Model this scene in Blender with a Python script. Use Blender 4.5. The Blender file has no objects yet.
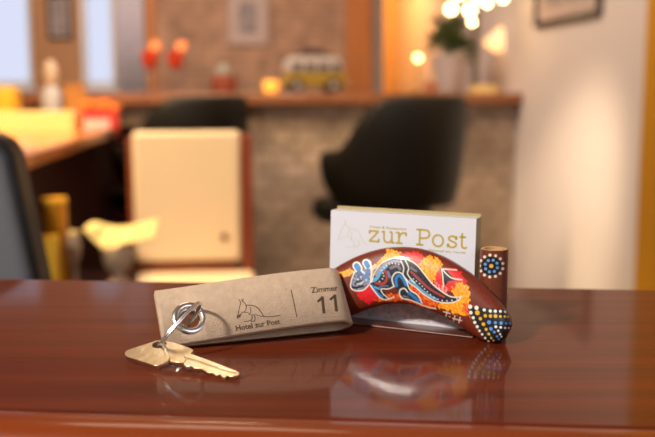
import bpy, bmesh, math, random
import numpy as np
from mathutils import Vector, Matrix, noise
random.seed(4)
PI = math.pi
SC = bpy.context.scene
COL = SC.collection

# ------------------------------------------------------------------ camera
CAMZ = 1.23
F = 910.0
PITCH = math.radians(7.9)
ROOM = math.radians(6.1)            # the room's axis points this far left of the view
cd = bpy.data.cameras.new('camera')
cd.lens = 50.0; cd.sensor_width = 36.0; cd.clip_start = 0.01
cam = bpy.data.objects.new('camera', cd); COL.objects.link(cam)
cam.location = (0, 0, CAMZ); cam.rotation_euler = (PI/2 - PITCH, 0, 0)
cd.dof.use_dof = True; cd.dof.focus_distance = 0.462; cd.dof.aperture_fstop = 7.2
cd.dof.aperture_blades = 0
SC.camera = cam

# ------------------------------------------------------------------ colour management, sky
SC.view_settings.view_transform = 'Standard'; SC.view_settings.look = 'None'
SC.view_settings.exposure = 0.0; SC.view_settings.gamma = 1.0
SC.view_settings.use_curve_mapping = False
w = bpy.data.worlds.new('sky'); SC.world = w; w.use_nodes = True
bg = w.node_tree.nodes['Background']
bg.inputs[0].default_value = (0.72, 0.76, 0.95, 1); bg.inputs[1].default_value = 1.0

# ------------------------------------------------------------------ coordinates
RT = Vector((1, 0, 0)); FW = Vector((0, math.cos(PITCH), -math.sin(PITCH))); UP = Vector((0, math.sin(PITCH), math.cos(PITCH)))
CAM = Vector((0, 0, CAMZ))
A_ = Vector((-math.sin(ROOM), math.cos(ROOM), 0)); B_ = Vector((math.cos(ROOM), math.sin(ROOM), 0))
Z_ = Vector((0, 0, 1))
def W(p, q, z): return B_*p + A_*q + Z_*z
def ray(u, v): return (RT*((u-327.5)/F) + UP*((218.5-v)/F) + FW)
def on_plane(u, v, P, n):
    d = ray(u, v); return CAM + d*((P-CAM).dot(n)/d.dot(n))
def on_z(u, v, z): return on_plane(u, v, Vector((0, 0, z)), Z_)
def on_q(u, v, q): return on_plane(u, v, A_*q, A_)
def p_at(u, q, v=92): return on_q(u, v, q).dot(B_)
def proj(P):
    d = P - CAM; k = d.dot(FW); return (327.5 + F*d.dot(RT)/k, 218.5 - F*d.dot(UP)/k)

# ------------------------------------------------------------------ lights
def light(name, kind, loc, energy, color, size=0.3, target=None, **kw):
    d = bpy.data.lights.new(name, kind); d.energy = energy; d.color = color
    if kind == 'AREA': d.shape = 'DISK'; d.size = size
    else: d.shadow_soft_size = size
    for k, v_ in kw.items(): setattr(d, k, v_)
    o = bpy.data.objects.new(name, d); COL.objects.link(o); o.location = loc
    if target is not None:
        o.rotation_euler = (Vector(target)-Vector(loc)).to_track_quat('-Z', 'Y').to_euler()
    return o
light('key_light_left', 'AREA', (-0.85, -0.25, 1.97), 27, (1.0, 0.90, 0.80), 0.13, (0.02, 0.5, 1.12))  # unseen key light added at front left, aimed after the ring's shadow
light('window_light_front', 'AREA', (0.9, -0.85, 2.0), 8, (0.82, 0.88, 1.0), 1.2, (0.0, 0.6, 1.1))  # unseen cool fill added behind the camera; the wall there has no window
light('near_glint_fill', 'AREA', (-0.35, 1.45, 2.64), 5, (1.0, 0.80, 0.55), 0.7, (-0.2, 0.9, 1.1))  # unseen area light added for a glint on the key and bright rims
light('middle_fill', 'AREA', tuple(W(-0.1, 3.1, 2.6)), 26, (1.0, 0.76, 0.50), 0.4, tuple(W(-0.1, 4.4, 0)))  # unseen warm fill added above the middle of the room
light('left_warm_fill', 'SPOT', tuple(W(-1.3, 2.2, 2.6)), 330, (1.0, 0.70, 0.36), 0.08, tuple(W(-0.68, 2.9, 0.85)), spot_size=math.radians(74), spot_blend=0.6)  # unseen warm spot added to brighten the left counter and work table
light('back_wall_fill', 'AREA', tuple(W(-0.6, 3.7, 2.6)), 36, (1.0, 0.82, 0.70), 0.4, tuple(W(-0.6, 6.0, 1.2)))  # unseen fill added for the back wall, kept out of the bar's reflection
light('alcove_light', 'POINT', tuple(W(0.75, 6.6, 2.2)), 75, (1.0, 0.62, 0.24), 0.15)
light('wall_washer', 'SPOT', tuple(W(0.45, 2.6, 1.9)), 150, (1.0, 0.80, 0.54), 0.08, tuple(W(1.37, 3.62, 0.62)), spot_size=math.radians(40), spot_blend=1.0)
light('right_wall_area', 'AREA', tuple(W(0.5, 2.6, 2.64)), 15, (1.0, 0.84, 0.70), 0.5, tuple(W(1.37, 3.4, 1.2)))  # unseen area light aimed at the right wall

# ------------------------------------------------------------------ materials
def mat(name, col, rough=0.5, metal=0.0, coat=0.0, trans=0.0, emit=None, es=0.0, noise_=None, bump=0.0, bscale=200.0, spec=0.5, ior=1.45, coat_rough=0.05):
    m = bpy.data.materials.new(name); m.use_nodes = True
    nt = m.node_tree; b = nt.nodes['Principled BSDF']
    b.inputs['Base Color'].default_value = (*col, 1); b.inputs['Roughness'].default_value = rough
    b.inputs['Metallic'].default_value = metal; b.inputs['Coat Weight'].default_value = coat
    b.inputs['Coat Roughness'].default_value = coat_rough
    b.inputs['Transmission Weight'].default_value = trans; b.inputs['IOR'].default_value = ior
    b.inputs['Specular IOR Level'].default_value = spec
    if emit: b.inputs['Emission Color'].default_value = (*emit, 1); b.inputs['Emission Strength'].default_value = es
    if noise_:   # (scale vector, second colour, lo, hi, detail)
        tc = nt.nodes.new('ShaderNodeTexCoord'); mp = nt.nodes.new('ShaderNodeMapping'); n = nt.nodes.new('ShaderNodeTexNoise')
        mp.inputs['Scale'].default_value = noise_[0]
        if len(noise_) > 5: mp.inputs['Rotation'].default_value = (0, 0, noise_[5])
        n.inputs['Scale'].default_value = 1.0; n.inputs['Detail'].default_value = noise_[4]; n.inputs['Roughness'].default_value = 0.6
        r = nt.nodes.new('ShaderNodeValToRGB')
        r.color_ramp.elements[0].position = noise_[2]; r.color_ramp.elements[0].color = (*col, 1)
        r.color_ramp.elements[1].position = noise_[3]; r.color_ramp.elements[1].color = (*noise_[1], 1)
        nt.links.new(tc.outputs['Object'], mp.inputs[0]); nt.links.new(mp.outputs[0], n.inputs['Vector'])
        nt.links.new(n.outputs['Fac'], r.inputs[0]); nt.links.new(r.outputs[0], b.inputs['Base Color'])
    if bump:
        tc = nt.nodes.new('ShaderNodeTexCoord'); n = nt.nodes.new('ShaderNodeTexNoise'); n.inputs['Scale'].default_value = bscale
        n.inputs['Detail'].default_value = 5
        bp = nt.nodes.new('ShaderNodeBump'); bp.inputs['Strength'].default_value = bump; bp.inputs['Distance'].default_value = 0.001
        nt.links.new(tc.outputs['Object'], n.inputs['Vector']); nt.links.new(n.outputs['Fac'], bp.inputs['Height'])
        nt.links.new(bp.outputs[0], b.inputs['Normal'])
    return m
def vcol_mat(name, rough=0.3, coat=0.6):
    m = mat(name, (0.5, 0.5, 0.5), rough, coat=coat)
    nt = m.node_tree; a = nt.nodes.new('ShaderNodeVertexColor'); a.layer_name = 'paint'
    nt.links.new(a.outputs[0], nt.nodes['Principled BSDF'].inputs['Base Color']); return m
def brick_mat(name, c1, c2, cm, scale, rough=0.85, bh=0.25, bw=0.5):
    m = mat(name, c1, rough); nt = m.node_tree; b = nt.nodes['Principled BSDF']
    tc = nt.nodes.new('ShaderNodeTexCoord'); mp = nt.nodes.new('ShaderNodeMapping'); mp.inputs['Rotation'].default_value = (PI/2, 0, 0)
    br = nt.nodes.new('ShaderNodeTexBrick')
    br.inputs['Color1'].default_value = (*c1, 1); br.inputs['Color2'].default_value = (*c2, 1); br.inputs['Mortar'].default_value = (*cm, 1)
    br.inputs['Scale'].default_value = scale; br.inputs['Mortar Size'].default_value = 0.03
    br.inputs['Brick Width'].default_value = bw; br.inputs['Row Height'].default_value = bh
    n = nt.nodes.new('ShaderNodeTexNoise'); n.inputs['Scale'].default_value = 9; n.inputs['Detail'].default_value = 6
    mx = nt.nodes.new('ShaderNodeMixRGB'); mx.blend_type = 'OVERLAY'; mx.inputs[0].default_value = 0.7
    nt.links.new(tc.outputs['Object'], mp.inputs[0]); nt.links.new(mp.outputs[0], br.inputs['Vector']); nt.links.new(tc.outputs['Object'], n.inputs['Vector'])
    nt.links.new(br.outputs['Color'], mx.inputs[1]); nt.links.new(n.outputs['Fac'], mx.inputs[2]); nt.links.new(mx.outputs[0], b.inputs['Base Color'])
    return m

CA = math.radians(-4.6)          # the near bar's long direction
M = {}
M['bar_wood'] = mat('mahogany_varnished', (0.072, 0.009, 0.0018), 0.4, spec=0.1, coat=0.45, coat_rough=0.075, noise_=((4, 90, 4), (0.135, 0.020, 0.004), 0.34, 0.70, 6, -CA))
M['bar_nose'] = mat('mahogany_nosing', (0.17, 0.026, 0.004), 0.35, spec=0.2, coat=0.6, coat_rough=0.09, noise_=((4, 60, 60), (0.20, 0.04, 0.008), 0.3, 0.75, 6, -CA))
M['felt'] = mat('felt_beige', (0.50, 0.365, 0.25), 0.95, noise_=((240, 240, 240), (0.62, 0.47, 0.335), 0.25, 0.75, 8), bump=0.5, bscale=1400, spec=0.1)
M['felt_print'] = mat('felt_print', (0.075, 0.045, 0.03), 0.9, spec=0.1)
M['steel'] = mat('steel', (0.80, 0.78, 0.75), 0.27, metal=1.0)
M['key_metal'] = mat('nickel_brass', (0.66, 0.50, 0.30), 0.30, metal=1.0, noise_=((90, 90, 90), (0.78, 0.68, 0.54), 0.35, 0.7, 5), bump=0.10, bscale=260)
M['paper'] = mat('white_card', (0.63, 0.65, 0.71), 0.6)
M['gold_edge'] = mat('gold_card_edge', (0.42, 0.34, 0.16), 0.5)
M['gold_print'] = mat('gold_print', (0.48, 0.36, 0.06), 0.5)
M['pale_print'] = mat('pale_grey_gold_print', (0.60, 0.57, 0.48), 0.6)
M['photo_print'] = mat('photo_print', (0.40, 0.36, 0.42), 0.5, noise_=((320, 320, 420), (0.85, 0.74, 0.76), 0.33, 0.66, 8))
M['paint'] = vcol_mat('painted_wood', 0.42, 0.33)
M['dark_wood'] = mat('dark_stained_wood', (0.07, 0.016, 0.006), 0.35, coat=0.5, noise_=((60, 6, 60), (0.12, 0.03, 0.01), 0.3, 0.7, 4))
M['cut_wood'] = mat('cut_wood', (0.55, 0.33, 0.14), 0.6)

M['stone'] = brick_mat('stone_cladding', (0.36, 0.27, 0.19), (0.47, 0.35, 0.25), (0.28, 0.20, 0.15), 4.5)
M['brick_wall'] = brick_mat('rough_brick_wall', (0.36, 0.20, 0.125), (0.44, 0.25, 0.16), (0.48, 0.30, 0.2), 6)
M['ledge_wood'] = mat('ledge_wood', (0.22, 0.075, 0.025), 0.35, coat=0.3, noise_=((4, 30, 4), (0.33, 0.12, 0.04), 0.3, 0.7, 4))
M['post_wood'] = mat('orange_wood', (0.45, 0.15, 0.03), 0.5, noise_=((30, 30, 3), (0.58, 0.2, 0.045), 0.3, 0.7, 4))
M['panel_wood'] = mat('wood_panel', (0.42, 0.20, 0.085), 0.5, noise_=((25, 25, 2), (0.52, 0.27, 0.12), 0.3, 0.7, 4))
M['counter_wood'] = mat('counter_orange_wood', (0.50, 0.17, 0.035), 0.25, coat=0.5, noise_=((4, 25, 4), (0.62, 0.24, 0.06), 0.3, 0.7, 4, 0.1))
M['counter_front'] = mat('dark_mahogany_front', (0.014, 0.002, 0.0015), 0.7, spec=0.08, noise_=((20, 20, 3), (0.024, 0.003, 0.002), 0.3, 0.7, 4))
M['white_wall'] = mat('plaster', (0.74, 0.65, 0.61), 0.9, bump=0.2, bscale=60)
M['yellow_wall'] = mat('ochre_paint', (0.60, 0.27, 0.008), 0.8, bump=0.2, bscale=60)
M['alcove_wall'] = mat('alcove_plaster', (0.80, 0.50, 0.20), 0.9)
M['ceiling'] = mat('ceiling_plaster', (0.30, 0.22, 0.16), 0.9)
M['floor'] = mat('floor_boards', (0.10, 0.045, 0.02), 0.4, noise_=((3, 30, 3), (0.16, 0.075, 0.035), 0.3, 0.7, 4))
M['grey_trim'] = mat('grey_stone_trim', (0.30, 0.25, 0.22), 0.8)
M['white_frame'] = mat('white_paint', (0.75, 0.76, 0.8), 0.5)
M['glass'] = mat('glass', (1, 1, 1), 0.0, trans=1.0, ior=1.02)
M['glass_clear'] = mat('drinking_glass', (1, 0.97, 0.95), 0.02, trans=1.0, ior=1.2)
M['curtain'] = mat('lavender_curtain', (0.80, 0.76, 0.84), 0.9)
M['black_leather'] = mat('black_leather', (0.007, 0.006, 0.0045), 0.45, bump=0.3, bscale=120, spec=0.22)
M['black_plastic'] = mat('black_plastic', (0.006, 0.006, 0.006), 0.45)
M['grey_mesh'] = mat('grey_fabric', (0.12, 0.125, 0.14), 0.7, bump=0.3, bscale=500)
M['chrome'] = mat('chrome', (0.6, 0.6, 0.6), 0.15, metal=1.0)
M['cream'] = mat('cream_upholstery', (0.78, 0.62, 0.42), 0.6, bump=0.2, bscale=300)
M['red_wood'] = mat('reddish_wood', (0.17, 0.035, 0.012), 0.35, noise_=((30, 30, 4), (0.25, 0.055, 0.018), 0.3, 0.7, 4))
M['red_drink'] = mat('red_drink', (0.85, 0.07, 0.015), 0.2)
M['orange'] = mat('orange_fruit', (0.85, 0.22, 0.025), 0.4)
M['leaf'] = mat('leaf', (0.045, 0.07, 0.018), 0.5, noise_=((30, 30, 30), (0.08, 0.11, 0.03), 0.3, 0.7, 3))
M['pot'] = mat('pale_pot', (0.42, 0.35, 0.34), 0.5)
M['soil'] = mat('soil', (0.03, 0.02, 0.012), 0.9)
M['white_paint'] = mat('pale_enamel', (0.45, 0.38, 0.34), 0.3)
M['olive'] = mat('olive_yellow_enamel', (0.30, 0.19, 0.02), 0.4)
M['rubber'] = mat('rubber', (0.02, 0.016, 0.012), 0.6)
M['dark_glass'] = mat('dark_glass', (0.10, 0.09, 0.09), 0.1)
M['bulb'] = mat('lit_bulb', (1, 0.8, 0.5), 0.5, emit=(1.0, 0.66, 0.28), es=22)
M['bulb_dim'] = mat('lit_small_bulb', (1, 0.8, 0.5), 0.5, emit=(1.0, 0.62, 0.20), es=11)
M['flame'] = mat('candle_glow', (1, 0.5, 0.1), 0.5, emit=(1.0, 0.36, 0.03), es=1.05)
M['shade'] = mat('lamp_shade_glow', (0.9, 0.7, 0.5), 0.7, emit=(1.0, 0.60, 0.26), es=0.95)
M['brass'] = mat('brass', (0.55, 0.36, 0.14), 0.3, metal=1.0)
M['amber'] = mat('amber_lacquer', (0.62, 0.25, 0.01), 0.35)
M['bright_yellow'] = mat('bright_yellow', (0.95, 0.55, 0.04), 0.5)
M['cream_cloth'] = mat('cream_cloth', (0.88, 0.68, 0.28), 0.8)
M['yellow_paper'] = mat('pale_yellow_paper', (0.90, 0.66, 0.26), 0.7)
M['pale_clay'] = mat('pale_clay', (0.50, 0.36, 0.24), 0.6)
M['red_box'] = mat('red_carton', (0.55, 0.03, 0.02), 0.5)
M['pink_paper'] = mat('pink_white_paper', (0.75, 0.45, 0.42), 0.6)
M['brown_box'] = mat('brown_carton', (0.42, 0.17, 0.03), 0.6)
M['copper'] = mat('copper', (0.75, 0.35, 0.2), 0.3, metal=0.7)
M['mat_board'] = mat('passepartout', (0.55, 0.42, 0.38), 0.7)
M['print_grey'] = mat('grey_print', (0.20, 0.16, 0.16), 0.6, noise_=((14, 14, 14), (0.4, 0.33, 0.31), 0.35, 0.65, 3))
M['black_frame'] = mat('black_frame', (0.03, 0.022, 0.025), 0.4)
M['pale_frame'] = mat('pale_wood_frame', (0.42, 0.27, 0.20), 0.5)
M['bottle_grey'] = mat('pale_grey_glaze', (0.38, 0.36, 0.36), 0.4)
M['cork'] = mat('cork_cream', (0.50, 0.37, 0.26), 0.6)
M['jar_red'] = mat('jar_contents', (0.26, 0.06, 0.03), 0.6)
M['grey_lid'] = mat('grey_green_lid', (0.28, 0.27, 0.21), 0.5)

# ------------------------------------------------------------------ helpers
def tag(o, label=None, cat=None, group=None, kind=None):
    if label: o['label'] = label
    if cat: o['category'] = cat
    if group: o['group'] = group
    if kind: o['kind'] = kind
    return o
def thing(name, loc, label, cat, group=None):
    o = bpy.data.objects.new(name, None); COL.objects.link(o); o.location = loc; o.empty_display_size = 0.05
    return tag(o, label, cat, group)
class MB:
    def __init__(s): s.v = []; s.f = []; s.m = []
    def add(s, verts, faces, mi=0, X=None):
        k = len(s.v)
        s.v += [(X @ Vector(q)) if X is not None else Vector(q) for q in verts]
        s.f += [tuple(i+k for i in f) for f in faces]; s.m += [mi]*len(faces); return s
    def box(s, c, d, X=None, mi=0):
        x, y, z = d[0]/2, d[1]/2, d[2]/2
        vs = [Vector(c)+Vector(q) for q in ((-x,-y,-z),(x,-y,-z),(x,y,-z),(-x,y,-z),(-x,-y,z),(x,-y,z),(x,y,z),(-x,y,z))]
        return s.add(vs, [(0,3,2,1),(4,5,6,7),(0,1,5,4),(1,2,6,5),(2,3,7,6),(3,0,4,7)], mi, X)
    def lathe(s, prof, n=32, X=None, mi=0, cap=True):
        vs = []; fs = []; L = len(prof)
        for r, z in prof:
            for i in range(n): a = 2*PI*i/n; vs.append((r*math.cos(a), r*math.sin(a), z))
        for j in range(L-1):
            for i in range(n): k = (i+1) % n; fs.append((j*n+i, j*n+k, (j+1)*n+k, (j+1)*n+i))
        if cap: fs += [tuple(range(n-1, -1, -1)), tuple(range((L-1)*n, L*n))]
        return s.add(vs, fs, mi, X)
    def sphere(s, c, r, n=16, X=None, mi=0, sz=1.0):
        prof = [(max(1e-5, r*math.sin(PI*j/n)), -r*sz*math.cos(PI*j/n)) for j in range(n+1)]
        T = Matrix.Translation(Vector(c)); return s.lathe(prof, 2*n, (X @ T) if X is not None else T, mi)
    def tube(s, path, r, n=12, closed=False, X=None, mi=0):
        P = [Vector(p) for p in path]; L = len(P); vs = []; fs = []; prev = None
        for i in range(L):
            if closed: t = (P[(i+1) % L]-P[i-1]).normalized()
            else: t = (P[min(i+1, L-1)]-P[max(i-1, 0)]).normalized()
            if prev is None: up = Vector((0,0,1)) if abs(t.z) < 0.9 else Vector((1,0,0)); nn = t.cross(up).normalized()
            else: nn = (prev - t*prev.dot(t)).normalized()
            prev = nn; bb = t.cross(nn); rr = r[i] if isinstance(r, (list, tuple)) else r
            for k in range(n): a = 2*PI*k/n; vs.append(P[i] + nn*rr*math.cos(a) + bb*rr*math.sin(a))
        for i in range(L if closed else L-1):
            j = (i+1) % L
            for k in range(n): kk = (k+1) % n; fs.append((i*n+k, i*n+kk, j*n+kk, j*n+k))
        if not closed: fs += [tuple(range(n-1, -1, -1)), tuple(range((L-1)*n, L*n))]
        return s.add(vs, fs, mi, X)
    def prism(s, pts, fn0, fn1, mi=0):
        """polygon pts (2D) mapped by two functions to its two sides"""
        n = len(pts); vs = [fn0(*p) for p in pts]+[fn1(*p) for p in pts]
        fs = [tuple(range(n-1, -1, -1)), tuple(range(n, 2*n))]+[(i, (i+1) % n, n+(i+1) % n, n+i) for i in range(n)]
        return s.add(vs, fs, mi)
    def grid(s, P, mi=0, closed_u=False):
        """P[i][j] points"""
        a, b = len(P), len(P[0]); vs = [q for row in P for q in row]; fs = []
        for i in range(a if closed_u else a-1):
            for j in range(b-1):
                k = (i+1) % a; fs.append((i*b+j, k*b+j, k*b+j+1, i*b+j+1))
        return s.add(vs, fs, mi)
    def build(s, name, mats, parent=None, smooth=True, bevel=0, seg=2, sub=0, angle=35, fix=True):
        off = Vector(parent.location) if parent is not None and not parent.get('_local') else Vector((0, 0, 0))
        me = bpy.data.meshes.new(name); me.from_pydata([tuple(q-off) for q in s.v], [], s.f)
        for m_ in (mats if isinstance(mats, (list, tuple)) else [mats]): me.materials.append(m_)
        for p, mi in zip(me.polygons, s.m): p.material_index = mi
        if fix:
            bm = bmesh.new(); bm.from_mesh(me); bmesh.ops.recalc_face_normals(bm, faces=bm.faces); bm.to_mesh(me); bm.free()
        if smooth:
            for p in me.polygons: p.use_smooth = True
            me.set_sharp_from_angle(angle=math.radians(angle))
        o = bpy.data.objects.new(name, me); COL.objects.link(o)
        if parent is not None: o.parent = parent
        if bevel:
            b = o.modifiers.new('bevel', 'BEVEL'); b.width = bevel; b.segments = seg; b.limit_method = 'ANGLE'; b.angle_limit = math.radians(40)
        if sub:
            b = o.modifiers.new('sub', 'SUBSURF'); b.levels = sub; b.render_levels = sub
        return o
def copy_tree(o, parent=None):
    c = o.copy(); COL.objects.link(c)
    if parent is not None: c.parent = parent
    for ch in [x for x in o.children]: copy_tree(ch, c)
    return c
def spline(pts, n=8, closed=False):
    P = [Vector(p) for p in pts]; out = []; L = len(P)
    for i in range(L if closed else L-1):
        if closed: p0, p1, p2, p3 = P[i-1], P[i], P[(i+1) % L], P[(i+2) % L]
        else: p0, p1, p2, p3 = P[max(i-1, 0)], P[i], P[i+1], P[min(i+2, L-1)]
        for k in range(n):
            t = k/n; out.append(0.5*((2*p1)+(p2-p0)*t+(2*p0-5*p1+4*p2-p3)*t*t+(3*p1-p0-3*p2+p3)*t**3))
    if not closed: out.append(P[-1])
    return out
def stroke(mb, pts, width, fn, mi=0):
    """a ribbon with round ends in 2D, mapped by fn"""
    P = [Vector((p[0], p[1])) for p in pts]; n = len(P)
    L = []; R = []
    for i in range(n):
        t = (P[min(i+1, n-1)]-P[max(i-1, 0)])
        if t.length < 1e-9: t = Vector((1, 0))
        t.normalize(); nn = Vector((-t.y, t.x)); L.append(P[i]+nn*width/2); R.append(P[i]-nn*width/2)
    vs = [fn(*q) for q in L]+[fn(*q) for q in R]
    mb.add(vs, [(i, n+i, n+i+1, i+1) for i in range(n-1)], mi)
def text_pts(txt, size, bold=0.0):
    c = bpy.data.curves.new('txt', 'FONT'); c.body = txt; c.size = size; c.offset = bold; c.resolution_u = 3
    o = bpy.data.objects.new('txt', c); COL.objects.link(o)
    dg = bpy.context.evaluated_depsgraph_get(); me = bpy.data.meshes.new_from_object(o.evaluated_get(dg))
    vs = [tuple(v_.co) for v_ in me.vertices]; fs = [tuple(p.vertices) for p in me.polygons]
    bpy.data.objects.remove(o); bpy.data.curves.remove(c); bpy.data.meshes.remove(me)
    return vs, fs
def add_text(mb, txt, size, x, y, fn, width=None, bold=0.0, mi=0, slant=0.0):
    vs, fs = text_pts(txt, size, bold)
    if not vs: return
    x0 = min(q[0] for q in vs); x1 = max(q[0] for q in vs); k = (width/(x1-x0)) if width else 1.0
    mb.add([fn(x+(q[0]-x0)*k, y+q[1]) for q in vs], fs, mi)
def set_paint(me, cols):
    a = me.color_attributes.new('paint', 'FLOAT_COLOR', 'POINT')
    arr = np.ones((len(me.vertices), 4), dtype=np.float32); arr[:, :3] = cols; a.data.foreach_set('color', arr.ravel())

# ==================================================================== THE ROOM
RX = W(1, 0, 0)
def room_matrix(p, q, z, rot=0): return Matrix.Translation(W(p, q, z)) @ Matrix.Rotation(ROOM+rot, 4, 'Z')
def rbox(mb, p0, p1, q0, q1, z0, z1, mi=0):
    return mb.box(((p0+p1)/2, (q0+q1)/2, (z0+z1)/2), (p1-p0, q1-q0, z1-z0), Matrix.Rotation(ROOM, 4, 'Z'), mi)
def struct(name, mb, m, **kw):
    o = mb.build(name, m, smooth=False, **kw); o['kind'] = 'structure'; return o
PR = p_at(517, 4.3)            # right wall
PL = -3.3; QF = -1.6; QB = 6.0; QA = 7.5; ZC = 2.7
pe0 = p_at(345, QB)
m = MB(); rbox(m, PL-.1, PR+.1, QF-.1, QB+.15, -.1, 0); rbox(m, pe0-.1, PR+.1, QB+.15, QA+.1, -.1, 0); struct('floor', m, M['floor'])
m = MB(); rbox(m, PL-.1, PR+.1, QF-.1, QB+.15, ZC, ZC+.1); rbox(m, pe0-.1, PR+.1, QB+.15, QA+.1, ZC, ZC+.1); struct('ceiling', m, M['ceiling'])
m = MB(); rbox(m, PR, PR+.1, QF, QA, 0, ZC); struct('wall_right', m, M['white_wall'])
m = MB(); rbox(m, PL-.1, PL, QF, QB, 0, ZC); struct('wall_left', m, M['white_wall'])
m = MB(); rbox(m, PL-.1, PR+.1, QF-.1, QF, 0, ZC); struct('wall_front', m, M['white_wall'])
m = MB(); rbox(m, pe0, PR, QA, QA+.1, 0, ZC); rbox(m, pe0-.1, pe0, QB+.15, QA+.1, 0, ZC); struct('wall_alcove', m, M['alcove_wall'])
# back wall with two window holes (panelled at the left, brick to the right)
w1 = (p_at(-75, QB), p_at(34, QB)); w2 = (p_at(82, QB), p_at(117, QB)); zs = CAMZ + 0.035; zt = 2.35
pe = p_at(345, QB); pb = p_at(147, QB)
m = MB()
rbox(m, PL, w1[0], QB, QB+.15, 0, ZC); rbox(m, w1[1], w2[0], QB, QB+.15, 0, ZC)
for a, b in (w1, w2): rbox(m, a, b, QB, QB+.15, 0, zs); rbox(m, a, b, QB, QB+.15, zt, ZC)
rbox(m, w2[1], pb, QB, QB+.15, 0, ZC)
struct('wall_back_panelled', m, M['panel_wood'])
m = MB(); rbox(m, pb, pe, QB, QB+.15, 0, ZC); struct('wall_back', m, M['brick_wall'])
m = MB(); rbox(m, p_at(148, QB), p_at(158, QB), QB-.06, QB, 0, ZC); struct('trim_1', m, M['post_wood'], bevel=.004)
m = MB(); rbox(m, pe, p_at(371, QB), QB-.04, QB+.2, 0, ZC); struct('trim_2', m, M['post_wood'], bevel=.004)
m = MB(); rbox(m, p_at(371, QB), p_at(383, QB), QB+.0, QB+.2, 0, ZC); struct('trim_3', m, M['grey_trim'])
m = MB(); rbox(m, p_at(509, 5.0), PR, 5.0, 5.15, 0, ZC); struct('trim_4', m, M['grey_trim'])
qy = 3.0
for _ in range(20): qy += (proj(W(PR-.03, qy, 1.1))[0]-641)*0.005
m = MB(); rbox(m, PR-.03, PR, qy-1.0, qy, 0, ZC); struct('trim_5', m, M['yellow_wall'], bevel=.003)
for k, (a, b) in enumerate((w1, w2)):
    e = bpy.data.objects.new('window_%d' % (k+1), None); COL.objects.link(e); e.location = W((a+b)/2, QB, zs); e['kind'] = 'structure'
    m = MB(); t = .035
    rbox(m, a, a+t, QB+.04, QB+.1, zs, zt); rbox(m, b-t, b, QB+.04, QB+.1, zs, zt); rbox(m, a, b, QB+.04, QB+.1, zs, zs+t); rbox(m, a, b, QB+.04, QB+.1, zt-t, zt)
    m.build('window_frame', M['white_frame'], e, smooth=False)
    m = MB(); rbox(m, a-.02, b+.02, QB-.06, QB+.04, zs-.03, zs); m.build('window_sill', M['white_frame'], e, smooth=False, bevel=.004)
    m = MB(); rbox(m, a+t, b-t, QB+.068, QB+.072, zs+t, zt-t); m.build('window_pane', M['glass'], e, smooth=False)

# curtain at the right of the second window
a, b = p_at(118, QB-.1), p_at(145, QB-.1)
t = thing('curtain', W((a+b)/2, QB-.1, zs-.25), 'pale lavender curtain hanging in folds between the second window and the wooden post', 'curtain')
m = MB(); n = 60; rows = []
for k in range(n+1):
    x = a+(b-a)*k/n; y = QB-.09+.018*math.sin(k/n*2*PI*6)
    rows.append([W(x, y, zs-.2), W(x, y, 1.8), W(x, y, 2.5)])
m.grid(rows); o = m.build('fabric', M['curtain'], t); sm = o.modifiers.new('s', 'SOLIDIFY'); sm.thickness = .004
m = MB(); m.tube([W(a-.03, QB-.09, 2.52), W(b+.03, QB-.09, 2.52)], .012); m.build('curtain_rod', M['brass'], t)

# ==================================================================== STONE CROSS BAR
LZ = CAMZ - .004; ZL0 = 1.08
QX = 4.2; pr = p_at(516, QX); pl = p_at(20, QX)
t = thing('bar_counter', W(0, QX+.3, 0), 'long bar with grey-brown stone front and wooden ledge across the back of the room', 'bar counter')
m = MB(); rbox(m, pl, PR-.003, QX+.1, QX+.5, 0, LZ-.052); m.build('stone_front', M['stone'], t, smooth=False)
m = MB(); rbox(m, -.56, p_at(134, QX+.06), QX+.06, QX+.1, 0, ZL0); m.build('end_panel', M['counter_front'], t, smooth=False)
m = MB(); rbox(m, pl-.02, PR-.003, QX, QX+.62, LZ-.052, LZ); m.build('ledge', M['ledge_wood'], t, smooth=False, bevel=.008)

# left counter
ZL = 1.08; PLC = -0.495
t = thing('service_counter', W(PLC-.35, 3, 0), 'orange wooden counter with dark mahogany front running back along the left', 'counter')
m = MB(); rbox(m, PLC-.75, PLC, 1.75, QX-.02, ZL-.04, ZL); m.build('worktop', M['counter_wood'], t, smooth=False, bevel=.006)
m = MB(); rbox(m, PLC-.72, PLC-.03, 1.78, QX-.02, 0.06, ZL-.04); m.build('front_panel', M['counter_front'], t, smooth=False)
m = MB(); rbox(m, PLC-.70, PLC-.06, 1.8, QX-.02, 0, .06); m.build('plinth', M['black_plastic'], t, smooth=False)

# low work table behind the near bar
TZ = 0.75
t = thing('work_table', W(-.2, 2.0, 0), 'low dark wooden table just behind the near bar on the left', 'table')
TR = p_at(131, 2.45)
m = MB(); rbox(m, -.47, TR, 1.78, 2.5, TZ-.035, TZ); m.build('tabletop', M['counter_front'], t, smooth=False, bevel=.005)
for x in (-.43, TR-.04):
    for y in (1.82, 2.46):
        m = MB(); rbox(m, x-.025, x+.025, y-.025, y+.025, 0, TZ-.035); m.build('leg', M['counter_front'], t, smooth=False, bevel=.003)

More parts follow.
